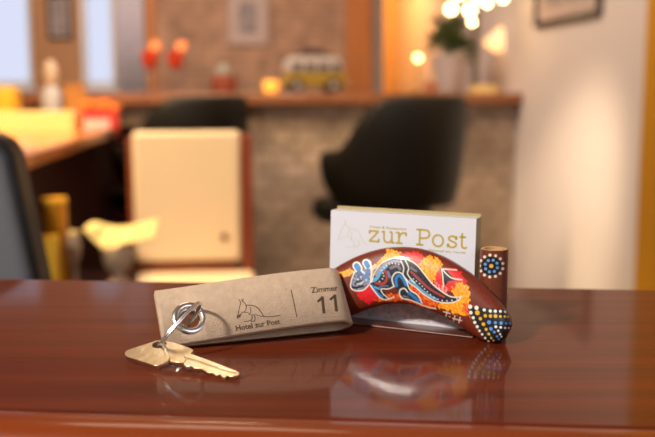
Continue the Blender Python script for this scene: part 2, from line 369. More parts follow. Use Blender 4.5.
# ==================================================================== CHAIRS
def tub_chair(name):
    """bar chair, faces +x in its own frame, seat top at z = 0.80"""
    r = thing(name, (0, 0, 0), '', 'bar chair'); r['_local'] = 1
    def outer(a):   # a: 0 at one arm tip .. 1 at the other
        th = (a-.5)*2*math.radians(128)
        return Vector((-math.cos(th)*.24 + (.10 if abs(a-.5) > .36 else .10*(abs(a-.5)/.36)**3), math.sin(th)*.25, 0))
    n = 48; rows = []
    for k in range(n+1):
        a = k/n; o = outer(a); i_ = o*.80 + Vector((.012, 0, 0))
        d = abs(a-.5)*2
        h = .335 - .205*(1/(1+math.exp(-(d-.70)*24)))
        lo = -.08+.01*d; zb = .885
        P = []
        for f_, zz, out in ((1.00*.86, lo, 0), (.95, lo+.05, 0), (1.0, lo+(h-lo)*.35, 0), (1.06, lo+(h-lo)*.7, 0), (1.05, h-.02, 0), (1.0, h, 0)):
            P.append(Vector((o.x*f_, o.y*f_, zb+zz)))
        for f_, zz in ((.93, h), (.86, h-.03), (.80, lo+(h-lo)*.6), (.76, lo+.05), (.74, lo)):
            P.append(Vector((o.x*f_, o.y*f_, zb+zz)))
        P.append(P[0]); rows.append(P)
    m = MB(); m.grid(rows); kk = len(rows[0])
    m.f.append(tuple(range(kk-1))); m.m.append(0); b0 = n*kk; m.f.append(tuple(b0+i for i in range(kk-2, -1, -1))); m.m.append(0)
    m.build('shell', M['black_leather'], r, sub=1, angle=80)
    m = MB(); prof = [(.001, .73), (.19, .73), (.215, .75), (.215, .80), (.19, .82), (.001, .825)]
    m.lathe(prof, 40, Matrix.Translation((.115, 0, .0)) @ Matrix.Diagonal((1.12, .88, 1, 1))); m.build('seat', M['black_leather'], r)
    m = MB(); m.lathe([(.03, .03), (.03, .73)], 20); m.build('pole', M['black_plastic'], r)
    m = MB(); m.lathe([(.22, 0), (.22, .012), (.05, .035), (.03, .05)], 40); m.build('base', M['black_plastic'], r)
    m = MB(); m.tube([(.18*math.cos(q)+.06, .18*math.sin(q), .32) for q in np.linspace(-PI*.6, PI*.6, 20)], .01); m.build('footrest', M['black_plastic'], r)
    return r
ch = tub_chair('bar_chair')
ch['label'] = 'black leather tub bar chair facing left before the stone bar, above the white cards'; ch['group'] = 'black tub bar chairs'
P = on_q(401, 92, 3.45); ch.location = (P.x, P.y, 0.05); ch.rotation_euler = (0, 0, PI-math.radians(22))
c2 = copy_tree(ch); P = on_q(188, 92, 3.9); c2.location = (P.x, P.y, 0); c2.rotation_euler = (0, 0, PI-math.radians(14))
c2['label'] = 'black leather tub bar chair mostly hidden behind the cream chair'
for o in (ch, c2): o.location.z = 0
del ch['_local']; del c2['_local']

# cream chair
q0 = 3.0
x0, x1 = p_at(132, q0), p_at(249, q0)
t = thing('upholstered_chair', W((x0+x1)/2, q0-.2, 0), 'tall chair with cream backrest and reddish wood frame facing the near bar', 'chair')
zb_ = lambda v: on_q(190, v, q0).z
ztop, zbot = zb_(131.5), zb_(263)
m = MB(); rbox(m, x0-.002, x1-.032, q0-.03, q0+.03, zbot+.01, ztop); m.build('backrest', M['cream'], t, bevel=.012, seg=3)
m = MB(); rbox(m, x1-.03, x1+.008, q0-.025, q0+.03, 0, ztop-.01); m.build('back_post', M['red_wood'], t, bevel=.005)
m = MB(); rbox(m, x0-.022, x0-.003, q0+.0, q0+.03, 0, ztop-.02); m.build('back_post', M['red_wood'], t, bevel=.005)
m = MB(); rbox(m, x0, x1-.05, q0-.02, q0+.02, zbot-.03, zbot+.008); m.build('cross_rail', M['red_wood'], t, bevel=.004)
zs2 = zb_(269)
m = MB(); rbox(m, x0+.0, x1+.012, q0-.42, q0-.03, zs2-.07, zs2); m.build('seat', M['cream'], t, bevel=.02, seg=3)
for x in (x0+.02, x1-.02):
    m = MB(); rbox(m, x-.02, x+.02, q0-.4, q0-.36, 0, zs2-.07); m.build('leg', M['red_wood'], t, bevel=.004)
m = MB(); rbox(m, x0+.0, x1, q0-.39, q0-.37, .25, .28); m.build('footrest', M['red_wood'], t)
P = on_q(224, 237, q0-.032); m = MB(); m.lathe([(.012, -.003), (.012, .003), (.004, .006)], 16, Matrix.Translation(P) @ Matrix.Rotation(ROOM, 4, 'Z') @ Matrix.Rotation(PI/2, 4, 'X')); tag(m.build('button', M['red_wood'], t), 'small brown button')

# office chair at the left, near
D = 0.95
def oc(u, v, d=0.0): return on_plane(u, v, Vector((0, D+d, 0)), Vector((0, 1, 0)))
bl = oc(61, 278, .05); 
t = thing('office_chair', (bl.x-.24, D+.12, 0), 'grey and black office chair back cut off by the left edge of the photo', 'office chair')
def oc_outline(inset):
    tr = oc(22, 132, .05); br = oc(65, 300, .05); xr0, zr0 = tr.x-inset, tr.z-inset; xr1, zr1 = br.x-inset, br.z-.10+inset
    cx = br.x-.245; r = .02; pts = []
    right = [(xr1-.05, zr1-.0), (xr1-.01, zr1+.02), (xr1, zr1+.06), (xr0+.004, zr0-r), (xr0-r*.3, zr0-r*.3), (xr0-r, zr0)]
    left = [(2*cx-x, z) for x, z in reversed(right)]
    return right+left
m = MB(); m.prism(oc_outline(0), lambda x, z: Vector((x, D, z)), lambda x, z: Vector((x, D+.05, z))); m.build('back_frame', M['black_plastic'], t, bevel=.008)
m = MB(); m.prism(oc_outline(.006), lambda x, z: Vector((x, D-.012, z)), lambda x, z: Vector((x, D+.01, z))); m.build('backrest', M['grey_mesh'], t, bevel=.01, seg=3)
cx = bl.x-.245
m = MB(); m.box((cx, D+.3, .62), (.48, .46, .08)); m.build('seat', M['grey_mesh'], t, bevel=.03, seg=3)
m = MB(); m.tube([(cx, D+.055, .90), (cx, D+.07, .66), (cx, D+.12, .57), (cx, D+.3, .565)], .025); m.build('back_support', M['black_plastic'], t)
m = MB(); m.lathe([(.03, .1), (.03, .58)], 20, Matrix.Translation((cx, D+.3, 0))); m.build('gas_column', M['chrome'], t)
for k in range(5):
    a = k*2*PI/5+.3; e = Vector((cx+.28*math.cos(a), D+.3+.28*math.sin(a), .07))
    m = MB(); m.tube([(cx, D+.3, .12), tuple(e+Vector((0, 0, .0)))], [.025, .016]); lg = m.build('leg', M['black_plastic'], t)
    m = MB(); m.lathe([(.03, -.02), (.03, .02)], 20, Matrix.Translation(e-Vector(t.location)-Vector((0, 0, .04))) @ Matrix.Rotation(a, 4, 'Z') @ Matrix.Rotation(PI/2, 4, 'X')); c = m.build('caster', M['black_plastic']); c.parent = lg

# ==================================================================== THINGS ON THE LEDGE
QO = QX+.28
def T(u, q=QO, z=LZ, v=92): P = on_q(u, v, q); return Vector((P.x, P.y, z))
PX = QO/F                      # one pixel at that distance
def local(name, u, label, cat, group=None, q=QO, z=LZ): return thing(name, T(u, q, z), label, cat, group)
def TM(t, rot=0): return Matrix.Translation(t.location) @ Matrix.Rotation(ROOM+rot, 4, 'Z')

# framed picture on brick wall
def picture(name, C, wdt, hgt, label, fm, along, nrm, border, group=None, pm='print_grey'):
    t = thing(name, C, label, 'picture', group); a = Vector(along); n = Vector(nrm)
    def fb(m, a0, a1, z0, z1, d0, d1):
        pts = [(a0, z0), (a1, z0), (a1, z1), (a0, z1)]
        m.prism(pts, lambda x, z: C+a*x+Z_*z+n*d0, lambda x, z: C+a*x+Z_*z+n*d1)
    f_ = .02; m = MB(); x, z = wdt/2, hgt/2
    fb(m, -x, -x+f_, -z, z, 0, .025); fb(m, x-f_, x, -z, z, 0, .025); fb(m, -x+f_, x-f_, -z, -z+f_, 0, .025); fb(m, -x+f_, x-f_, z-f_, z, 0, .025)
    m.build('frame', fm, t, smooth=False, bevel=.002)
    m = MB(); fb(m, -x+f_, x-f_, -z+f_, z-f_, .003, .008); m.build('mat_board', M['mat_board'], t, smooth=False)
    m = MB(); fb(m, -x+f_+border, x-f_-border, -z+f_+border, z-f_-border, .008, .010); m.build('print', M[pm], t, smooth=False)
    return t
pc = on_q(248, 46, QB-.0); wd = p_at(270, QB)-p_at(227, QB); hg = .36
picture('picture_frame', pc+Z_*(hg/2), wd, hg, 'small picture in a pale frame on the brick wall above the bar ledge', M['pale_frame'], B_, -A_, .06)
zz = on_q(60, 38, QB).z
picture('picture_frame', Vector((on_q(60, 20, QB).x, on_q(60, 20, QB).y, zz+.13)), .15, .28, 'dark upright picture on the wood panel between the two windows', M['black_frame'], B_, -A_, .012)
# right wall picture
q1_, q2_ = 4.0, 3.3
def qsolve(u, p, z):
    q = 3.5
    for _ in range(60): q += (proj(W(p, q, z))[0]-u)*0.006
    return q
qa, qb_ = qsolve(534, PR-.02, 1.5), qsolve(598, PR-.02, 1.5)
zz = on_plane(598, 14, W(PR-.02, 0, 0), B_).z
picture('picture_frame', W(PR, (qa+qb_)/2, zz+.20), qa-qb_, .40, 'black framed picture high on the pale right-hand wall', M['black_frame'], A_, -B_, .06)

# aperitif glasses
def aperitif(u, label):
    t = thing('stemmed_glass', (0, 0, 0), label, 'glass', 'red-orange drinks on the bar ledge'); t['_local'] = 1
    m = MB(); m.lathe([(.034, 0), (.034, .003), (.005, .012), (.004, .10), (.012, .108), (.036, .135), (.045, .17), (.042, .215), (.040, .215), (.043, .17), (.034, .137), (.010, .111), (.001, .110)], 32, cap=False); m.build('glass_body', M['glass_clear'], t)
    m = MB(); m.lathe([(.001, .112), (.010, .1125), (.033, .139), (.0415, .17), (.040, .198), (.001, .198)], 32, cap=False); m.build('drink', M['red_drink'], t)
    m = MB(); m.lathe([(.001, -.005), (.026, -.005), (.028, 0), (.026, .005), (.001, .005)], 28, Matrix.Translation((.030, -.005, .222)) @ Matrix.Rotation(1.3, 4, 'X'), cap=False); m.build('orange_slice', M['orange'], t)
    t.location = T(u); return t
g1 = aperitif(150, 'left one of two tall glasses of red-orange drink on the bar ledge')
g2 = aperitif(176, 'right one of two tall glasses of red-orange drink on the bar ledge')
for g in (g1, g2): del g['_local']
# jar
t = local('glass_jar', 224, 'squat jar with reddish-brown contents and grey-green lid on the bar ledge', 'jar')
m = MB(); m.lathe([(.055, 0), (.062, .01), (.062, .075), (.045, .088)], 32, TM(t)); m.build('jar_body', M['jar_red'], t)
m = MB(); m.lathe([(.048, .086), (.052, .09), (.052, .115), (.02, .125), (.012, .14), (.001, .142)], 32, TM(t)); m.build('lid', M['grey_lid'], t)
# candle
t = local('candle_holder', 271, 'small glowing orange candle glass on the bar ledge beside the toy van', 'candle')
m = MB(); m.lathe([(.028, 0), (.036, .012), (.040, .04), (.036, .062), (.033, .062), (.036, .04), (.03, .014), (.001, .010)], 32, TM(t), cap=False); m.build('glass_cup', M['flame'], t)
m = MB(); m.lathe([(.028, .012), (.028, .04), (.002, .042), (.001, .052)], 24, TM(t)); m.build('candle', M['flame'], t)
# toy van
t = local('toy_van', 313, 'toy camper van, pale above and olive-yellow below, on the bar ledge', 'toy van')
X = TM(t, .12)
def ext(m, pts, y0, y1, mi=0): m.prism(pts, lambda x, z: X @ Vector((x, y0, z)), lambda x, z: X @ Vector((x, y1, z)), mi)
L = .152
m = MB(); ext(m, [(-L, .03), (L, .03), (L+.002, .06), (L-.004, .098), (-L+.002, .098), (-L-.003, .06)], -.06, .06); m.build('lower_body', M['olive'], t, bevel=.01, seg=3)
m = MB(); ext(m, [(-L+.002, .098), (L-.004, .098), (L-.014, .15), (L-.035, .176), (-L+.04, .176), (-L+.018, .155)], -.057, .057); m.build('upper_body', M['white_paint'], t, bevel=.012, seg=3)
for k, (a, b) in enumerate(((-.115, -.065), (-.05, 0.0), (.015, .065), (.08, .125))):
    m = MB(); ext(m, [(a, .108), (b, .108), (b-.002, .145), (a+.004, .145)], -.0595, -.057); m.build('side_window', M['dark_glass'], t, smooth=False)
for x in (-.092, .088):
    for y in (-.055, .055):
        m = MB(); m.lathe([(.034, -.012), (.036, -.006), (.036, .006), (.034, .012)], 28, X @ Matrix.Translation((x, y, .0362)) @ Matrix.Rotation(PI/2, 4, 'X')); wh = m.build('wheel', M['rubber'], t)
        m = MB(); m.lathe([(.018, -.004), (.014, .004)], 20, X @ Matrix.Translation((x, y*1.22, .0362)) @ Matrix.Rotation(PI/2, 4, 'X')); hc = m.build('hub_cap', M['white_paint'], t); hc.parent = wh
m = MB()
for y in (-.04, .04): m.tube([X @ Vector((-.09, y, .19)), X @ Vector((.09, y, .19))], .003)
for x in (-.08, -.03, .03, .08): m.tube([X @ Vector((x, -.04, .19)), X @ Vector((x, .04, .19))], .003); m.tube([X @ Vector((x, -.04, .174)), X @ Vector((x, -.04, .19))], .003); m.tube([X @ Vector((x, .04, .174)), X @ Vector((x, .04, .19))], .003)
m.build('roof_rack', M['rubber'], t)
m = MB(); m.box((.0, 0, .2), (.1, .06, .02), X); m.build('roof_load', M['rubber'], t, bevel=.003)
for sx in (-1, 1):
    m = MB(); m.box((sx*(L+.006), 0, .045), (.012, .125, .014), X); m.build('bumper', M['white_paint'], t, bevel=.003)

# potted plant
t = local('potted_plant', 449, 'bushy green plant in a pale tapered pot at the right end of the bar ledge', 'potted plant')
m = MB(); m.lathe([(.055, 0), (.06, .004), (.083, .16), (.09, .165), (.09, .188), (.078, .188), (.075, .165), (.001, .165)], 36, TM(t), cap=False); m.build('pot', M['pot'], t)
m = MB(); m.lathe([(.074, .166), (.04, .174), (.001, .175)], 24, TM(t)); m.build('soil', M['soil'], t)
ms = MB(); ml = MB(); X = TM(t)
for k in range(46):
    a = random.uniform(0, 2*PI); el = random.uniform(.30, 1.45); ln = random.uniform(.09, .15)*(1+.7*math.sin(el)**3)
    d = Vector((math.cos(a)*math.cos(el), math.sin(a)*math.cos(el), math.sin(el)))
    p0 = Vector((random.uniform(-.03, .03), random.uniform(-.03, .03), .172)); path = [p0+d*ln*s_+Vector((0, 0, .05*math.sin(PI*s_)-.05*s_*s_)) for s_ in np.linspace(0, 1, 6)]
    path = [Vector((p.x, min(p.y, .12), p.z)) for p in path]
    ms.tube([X @ p for p in path], .002, 6)
    for j in range(2, 6):
        for sd in (-1, 1):
            c = path[j]; side = d.cross(Vector((0, 0, 1))).normalized()*sd; tip = (side+d*.6+Vector((0, 0, random.uniform(-.4, .5)))).normalized()
            wv = tip.cross(Vector((0, 0, 1))).normalized(); l_ = random.uniform(.035, .055)
            pts = [c, c+tip*l_*.35+wv*l_*.22, c+tip*l_*.75+wv*l_*.14, c+tip*l_, c+tip*l_*.75-wv*l_*.14, c+tip*l_*.35-wv*l_*.22]
            cen = c+tip*l_*.5+Vector((0, 0, .006))
            ml.add([X @ q for q in pts]+[X @ cen], [(i, (i+1) % 6, 6) for i in range(6)])
ms.build('stem', M['leaf'], t); o = ml.build('leaves', M['leaf'], t, smooth=False, fix=False); o.modifiers.new('s', 'SOLIDIFY').thickness = .0012
# desk lamp with cream shade
t = local('table_lamp', 501, 'small lamp with tilted glowing cream shade at the right end of the ledge', 'lamp', q=QO+.1)
X = TM(t)
m = MB(); m.lathe([(.045, 0), (.045, .008), (.01, .016)], 28, X); m.build('base', M['brass'], t)
m = MB(); m.tube([X @ Vector(q) for q in spline([(0, 0, .01), (.012, 0, .1), (.008, 0, .2), (-.012, 0, .26)], 6)], .004); m.build('stem', M['brass'], t)
m = MB(); XX = X @ Matrix.Translation((-.02, 0, .27)) @ Matrix.Rotation(.55, 4, 'Y')
m.lathe([(.062, -.05), (.030, .055), (.028, .055), (.060, -.05)], 32, XX, cap=False); m.build('lamp_shade', M['shade'], t)
m = MB(); m.sphere((0, 0, 0), .018, 8, XX); m.build('bulb', M['bulb_dim'], t)
# white folded napkins
t = local('napkin_stack', 483, 'low stack of folded white napkins on the ledge beside the plant pot', 'napkins', q=QX+.12)
m = MB(); X = TM(t)
for k in range(6): m.box((.002*(k % 2), .001*k, .0035+.006*k), (.11, .10, .0055), X)
m.build('folded_sheet', M['yellow_paper'], t, bevel=.001)
# copper cup
t = local('copper_cup', 430, 'small copper-pink cup on the ledge at the foot of the plant pot', 'cup', q=QX+.12)
m = MB(); m.lathe([(.024, 0), (.03, .01), (.032, .055), (.030, .055), (.028, .012), (.001, .006)], 28, TM(t), cap=False); m.build('cup_body', M['copper'], t)
m = MB(); X = TM(t); m.tube([X @ Vector((.03+.016*math.sin(q), 0, .03+.016*math.cos(q))) for q in np.linspace(0, PI, 10)], .003); m.build('handle', M['copper'], t)

# chandelier of globe bulbs
qc = 4.1
C = on_q(474, 0, qc)
t = thing('chandelier', Vector((C.x, C.y, ZC)), 'cluster of glowing round bulbs hanging at top right above the plant', 'chandelier')
m = MB(); m.lathe([(.06, -.02), (.06, 0)], 24, Matrix.Translation((C.x, C.y, ZC))); m.build('ceiling_rose', M['brass'], t)
m = MB(); m.tube([(C.x, C.y, ZC), (C.x, C.y, C.z+.18)], .006); m.build('rod', M['brass'], t)
for (u, v, r) in ((451, 9, 8), (459, -6, 8), (470, 10, 8.5), (479, -3, 8), (487, 3, 6), (503, -2, 6.5), (472, 22, 5)):
    P = on_q(u, v, qc); q = r*.55*qc/F
    m = MB(); m.tube(spline([(C.x, C.y, C.z+.2), ((C.x+P.x)/2, C.y, C.z+.22), (P.x, P.y, P.z+.10), (P.x, P.y, P.z+q)], 5), .004); ar = m.build('arm', M['brass'], t)
    m = MB(); m.sphere(P-Vector(t.location), q, 10); b = m.build('bulb', M['bulb']); b.parent = ar
# wall lamp bulb
P = on_q(418, 58, QO+.2); t = thing('candle_lamp', Vector((P.x, P.y, LZ)), 'slim stick lamp with one round glowing bulb left of the potted plant', 'lamp')
m = MB(); m.lathe([(.03, 0), (.03, .008), (.006, .014)], 24, TM(t)); m.build('base', M['brass'], t)
m = MB(); m.tube([t.location, (P.x, P.y, P.z-.012)], .0035); m.build('stem', M['brass'], t)
m = MB(); m.sphere(P, .017, 10); m.build('bulb', M['bulb_dim'], t)

# ==================================================================== THINGS ON THE LEFT COUNTER
def LC(u, v): P = on_z(u, v, ZL); return Vector((P.x, P.y, ZL))
def rmat(P, rot=0): return Matrix.Translation(P) @ Matrix.Rotation(ROOM+rot, 4, 'Z')
t = thing('paper_stack', LC(36, 129.5), 'wide low stack of bright cream-yellow papers on the left counter', 'papers')
q = (t.location.dot(A_)); k = q/F; X = rmat(t.location, .05)
m = MB()
for j in range(9): m.box((random.uniform(-.003, .003), .0, (.5+j)*1.9*k), (76*k, .22, 1.8*k), X)
m.build('sheets', M['yellow_paper'], t, bevel=.001)
t = thing('paper_bundle', LC(0, 127.5), 'yellow paper bundle at the far left edge beside the windows', 'papers')
X = rmat(t.location, -.1); k = t.location.dot(A_)/F; m = MB()
for j in range(10): m.box((0, random.uniform(-.003, .003), (.5+j)*3.9*k), (34*k, .10, 3.7*k), X)
m.build('sheets', M['bright_yellow'], t, bevel=.002)
t = thing('stoppered_bottle', LC(53, 127), 'pale squat bottle with a tall cream stopper standing on the left counter', 'bottle')
k = t.location.dot(A_)/F; X = rmat(t.location); m = MB(); m.lathe([(9*k, 0), (10*k, 2*k), (10*k, 32*k), (7*k, 37*k), (5*k, 39*k)], 32, X); m.build('bottle_body', M['bottle_grey'], t)
m = MB(); m.lathe([(5*k, 39*k), (6.5*k, 42*k), (7*k, 51*k), (6*k, 59*k), (3*k, 63*k), (.001, 64*k)], 32, X); m.build('stopper', M['cork'], t)
t = thing('storage_box', LC(76, 127), 'upright brown box standing behind the papers on the left counter', 'box')
k = t.location.dot(A_)/F; X = rmat(t.location, .2); m = MB(); m.box((0, 0, 19*k), (20*k, .06, 38*k), X); m.build('box_body', M['brown_box'], t, bevel=.003)
m = MB(); m.box((0, 0, 39.6*k), (21*k, .065, 3.2*k), X); m.build('lid', M['brown_box'], t, bevel=.002)
t = thing('flower_box', LC(101, 129.5), 'red box with pink front holding orange flowers at the end of the left counter', 'flower box')
k = t.location.dot(A_)/F; X = rmat(t.location, .08); m = MB(); m.box((0, 0, 9*k), (34*k, .10, 18*k), X); m.build('box_body', M['red_box'], t, bevel=.003)
m = MB(); m.box((-3*k, -.052, 5.5*k), (24*k, .004, 10*k), X); m.build('front_label', M['pink_paper'], t, bevel=.001)
for j in range(9):
    m = MB(); c = Vector(((-13+3.4*j)*k, random.uniform(-.03, .03), (21+random.uniform(-1, 7 if j < 6 else 1))*k))
    for a in range(6):
        e = Vector((math.cos(a*PI/3), math.sin(a*PI/3)*.6, .35))*3.6*k
        m.sphere(c+e, 2.4*k, 5, X)
    m.sphere(c, 2.5*k, 6, X); m.build('flower', M['orange'], t)

# ==================================================================== THINGS ON THE WORK TABLE
def WT(u, q): P = on_q(u, 250, q); return Vector((P.x, P.y, TZ))
q = 2.3; k = q/F
def hz(v, q): return on_q(60, v, q).z-TZ
t = thing('amber_vase', WT(56, q), 'tall amber-yellow cylinder vase standing behind the near bar beside the office chair', 'vase')
X = rmat(t.location); h = hz(198, q); r = 12*k
m = MB(); m.lathe([(r*.9, 0), (r, .005), (r, h-.012)], 36, X); m.build('vase_body', M['amber'], t)
m = MB(); m.lathe([(r, h-.012), (r*1.04, h-.006), (r*1.0, h), (r*.85, h), (r*.82, h-.008), (.001, h-.010)], 36, X, cap=False); m.build('rim', M['bright_yellow'], t)
q = 2.12; k = q/F
t = thing('yellow_cup', WT(51, q), 'short bright yellow cup in front of the amber vase', 'cup')
X = rmat(t.location); h = hz(236, q); r = 8.5*k
m = MB(); m.lathe([(r*.7, 0), (r*.8, .004), (r, h), (r*.9, h), (r*.7, h*.5), (.001, h*.5)], 32, X, cap=False); m.build('cup_body', M['bright_yellow'], t)
q = 2.25; k = q/F
t = thing('candle_glass', WT(74, q), 'small pale round candle glass to the right of the amber vase', 'candle')
X = rmat(t.location); h = hz(234, q)
m = MB(); m.lathe([(.012, 0), (.016, .004), (.007, .02), (.007, h*.45), (.016, h*.6), (.018, h*.8), (.014, h)], 28, X); m.build('holder', M['pale_clay'], t)
m = MB(); m.lathe([(.012, h-.004), (.012, h+.006), (.001, h+.008)], 20, X); m.build('candle', M['cream_cloth'], t)
# bowl with cream cloth
q = 2.3; k = q/F
t = thing('footed_bowl', WT(118, q), 'pale footed bowl under the cream napkin behind the near bar', 'bowl')
X = rmat(t.location); h = hz(246, q)
m = MB(); m.lathe([(.028, 0), (.03, .006), (.012, .016), (.012, h*.25), (.034, h*.45), (.042, h*.8), (.038, h), (.034, h), (.036, h*.8), (.001, h*.5)], 32, X, cap=False); m.build('bowl_body', M['pale_clay'], t)
ctr = t.location + Vector((0, 0, h))
o_ = [(85, 233), (93, 229), (104, 232), (118, 234), (138, 231), (157, 226), (159, 234), (156, 242), (140, 244), (124, 248), (110, 255), (98, 246)]
pts = [on_q(u, v, q) for u, v in o_]; n_ = 14
m = MB(); rows = []
top = [pts[i] for i in (0, 1, 2, 3, 4, 5)]; bot = [pts[i] for i in (0, 11, 10, 9, 8, 7)]
top = spline(top, 5); bot = spline(bot, 5)
for i in range(len(top)):
    row = []
    for j in range(9):
        s_ = j/8; P = top[i].lerp(bot[i], s_); fold = math.sin(PI*s_)
        row.append(P - A_*(.07*(s_-.5)) + Z_*(.008*math.sin(i*.9+j)*fold))
    rows.append([q_+Z_*.012 for q_ in row])
m.grid(rows); o = m.build('cloth_napkin', M['cream_cloth'], None); o.modifiers.new('s', 'SOLIDIFY').thickness = .003
tag(o, 'bright cream folded napkin lying spread over the pale bowl behind the near bar', 'napkin')

# ==================================================================== THE NEAR BAR
BZ = 1.10
cdir = Vector((math.cos(CA), math.sin(CA), 0)); cper = Vector((-math.sin(CA), math.cos(CA), 0))
fy = on_z(327.5, 284.3, BZ).dot(cper); ny = on_z(327.5, 419, BZ).dot(cper)
def CB(a, b, z): return cdir*a + cper*b + Z_*z
t = thing('near_bar', CB(0, (fy+ny)/2, 0), 'glossy dark red mahogany bar top in the foreground carrying the key and cards', 'bar counter')
XB = Matrix.Rotation(CA, 4, 'Z')
m = MB(); m.box((0, (fy+ny)/2, BZ-.02), (1.9, fy-ny, .04), XB); m.build('bar_top', M['bar_wood'], t, smooth=False, bevel=.0015)
# nosing: a rounded solid-wood strip along the near edge
prof = [(0, -.0012), (-.0006, -.0004), (-.002, 0), (-.006, -.0004)] + [(-.006-.015*math.sin(a), -.0154+.015*math.cos(a)) for a in np.linspace(.1, PI/2, 14)] + [(-.021, -.04), (0, -.04)]
m = MB(); m.prism(prof, lambda b, z: CB(-.95, ny-.0004+b, BZ+z), lambda b, z: CB(.95, ny-.0004+b, BZ+z)); m.build('nosing', M['bar_nose'], t, angle=60)
m = MB(); m.box((0, (fy+ny)/2+.02, (BZ-.04)/2), (1.86, fy-ny-.06, BZ-.04), XB); m.build('front_panel', M['dark_wood'], t, smooth=False)

# ==================================================================== KEY FOB
FT = .0023                                         # felt thickness
LB = on_z(162.5, 350, BZ); RB = on_z(325, 333.3, BZ)
S_ = (RB-LB).normalized(); PHI = math.radians(40)
hb = Vector((-S_.y, S_.x, 0))                      # horizontal, away from the camera
WD = (hb*math.sin(PHI)+Z_*math.cos(PHI)).normalized()      # up the leaning strap
N_ = S_.cross(WD).normalized()
if N_.y > 0: N_ = -N_
FW_ = .0318; FL = .0932; GAP = .0105
def tfun(s):
    s = max(0, min(1, s/FL)); return FT*1.05 + GAP*math.sin(PI/2*s)**1.3
def Ff(s, w_, t_=None):
    """a point on the strap's front face"""
    return LB + S_*s + WD*w_ + N_*((tfun(s)+FT*.5 if t_ is None else t_)+FT*.5)
cl = []
for s in np.linspace(0, FL, 50): cl.append((s, tfun(s)))
rr = tfun(FL)/2
for a in np.linspace(PI/2, -PI/2, 22)[1:-1]: cl.append((FL+math.cos(a)*rr*1.25, rr+math.sin(a)*rr))
for s in np.linspace(FL, 0, 40): cl.append((s, 0))
fob = thing('key_fob', LB, 'beige felt loop key tag printed Zimmer 11 lying on the near bar', 'key tag')
rows = []
n = len(cl)
for sgn in (1, -1):
    for jj in ((0, 6) if sgn == 1 else (6, 0)):
        row = []
        for i in range(n):
            a = Vector(cl[max(i-1, 0)]); b = Vector(cl[min(i+1, n-1)]); d = (b-a).normalized(); nn = Vector((-d.y, d.x))
            q_ = Vector(cl[i])+nn*FT/2*sgn; row.append(LB+S_*q_.x+WD*(FW_*jj/6)+N_*(q_.y+FT*.5))
        rows.append(row)
rows.append(rows[0]); m = MB(); m.grid(rows); L0 = n
m.f.append((0, L0, 2*L0, 3*L0)); m.m.append(0); m.f.append((n-1, 4*0+L0+n-1, 2*L0+n-1, 3*L0+n-1)); m.m.append(0)
strap = m.build('felt_strap', M['felt'], fob, angle=40)
bm = bmesh.new(); bm.from_mesh(strap.data); bmesh.ops.remove_doubles(bm, verts=bm.verts, dist=1e-6); bmesh.ops.recalc_face_normals(bm, faces=bm.faces); bm.to_mesh(strap.data); bm.free()
def fob_sw(u, v):
    s, w_ = .05, .015
    for _ in range(25):
        P = proj(Ff(s, w_)); Ps = proj(Ff(s+1e-4, w_)); Pw = proj(Ff(s, w_+1e-4))
        a, b, c, d = (Ps[0]-P[0])/1e-4, (Pw[0]-P[0])/1e-4, (Ps[1]-P[1])/1e-4, (Pw[1]-P[1])/1e-4
        det = a*d-b*c; ex, ey = u-P[0], v-P[1]; s += (d*ex-b*ey)/det; w_ += (-c*ex+a*ey)/det
    return s, w_
es, ew = fob_sw(190, 318)
EC = Ff(es, ew); Nf = N_
EX = Matrix((( *S_, 0), (*WD, 0), (*N_, 0), (0, 0, 0, 1))).transposed(); EX.translation = EC
er = .0057
cut = MB(); cut.lathe([(er, -.02), (er, .02)], 40, EX); co = cut.build('cut', M['felt'], None, smooth=False)
bo = strap.modifiers.new('hole', 'BOOLEAN'); bo.object = co; bo.operation = 'DIFFERENCE'; bo.solver = 'EXACT'
dg = bpy.context.evaluated_depsgraph_get(); nm = bpy.data.meshes.new_from_object(strap.evaluated_get(dg)); strap.modifiers.clear(); strap.data = nm; nm.name = 'felt_strap'
bpy.data.objects.remove(co)
m = MB(); pr_ = [(.0058, -.0024), (.0058, .0006), (.0064, .0011), (.0076, .0013), (.0088, .0009), (.0094, .0001), (.0085, -.0003), (.0053, -.001), (.0053, -.0024), (.0058, -.0024)]
m.lathe(pr_, 48, EX, cap=False); m.build('eyelet', M['steel'], fob, angle=60)
# printing on the felt
m = MB(); ofs = lambda s, w_: Ff(s, w_)+N_*.00006
def px_stroke(pts, wpx, inv, fn, sc, mb, sm=5):
    P = [Vector(inv(*q)) for q in pts]
    if len(P) > 2: P = spline([(p.x, p.y, 0) for p in P], sm)
    stroke(mb, P, wpx*sc, fn)
SCL = (fob_sw(260, 310)[0]-fob_sw(259, 310)[0])
def fz(x, y): return (220+x/7.287, 280+y/7.287)
logo = [([(135, 140), (150, 165), (140, 205), (135, 235), (125, 275), (140, 275), (160, 240), (185, 225), (190, 185), (165, 155), (155, 140)], .55),
        ([(185, 185), (230, 185), (270, 200), (300, 235), (320, 265), (370, 268), (440, 257)], .65),
        ([(160, 160), (170, 140)], .6), ([(125, 270), (150, 255)], 1.3),
        ([(218, 195), (225, 230), (215, 255)], .5), ([(170, 235), (205, 240), (215, 255)], .5),
        ([(232, 250), (230, 290), (190, 302), (175, 302)], .7), ([(245, 250), (255, 275), (250, 300), (225, 302)], .7), ([(255, 250), (290, 262), (320, 268)], .5)]
for pts, wd_ in logo: px_stroke([fz(*q) for q in pts], wd_*1.35, fob_sw, ofs, SCL, m)
a = fob_sw(236.3, 331.0); b = fob_sw(280.5, 323.6)
add_text(m, 'Hotel zur Post', .0041, a[0], (a[1]+b[1])/2, ofs, width=b[0]-a[0], bold=.00012)
a = fob_sw(291, 289.5); b = fob_sw(297, 317.5); stroke(m, [a, b], SCL*.9, ofs)
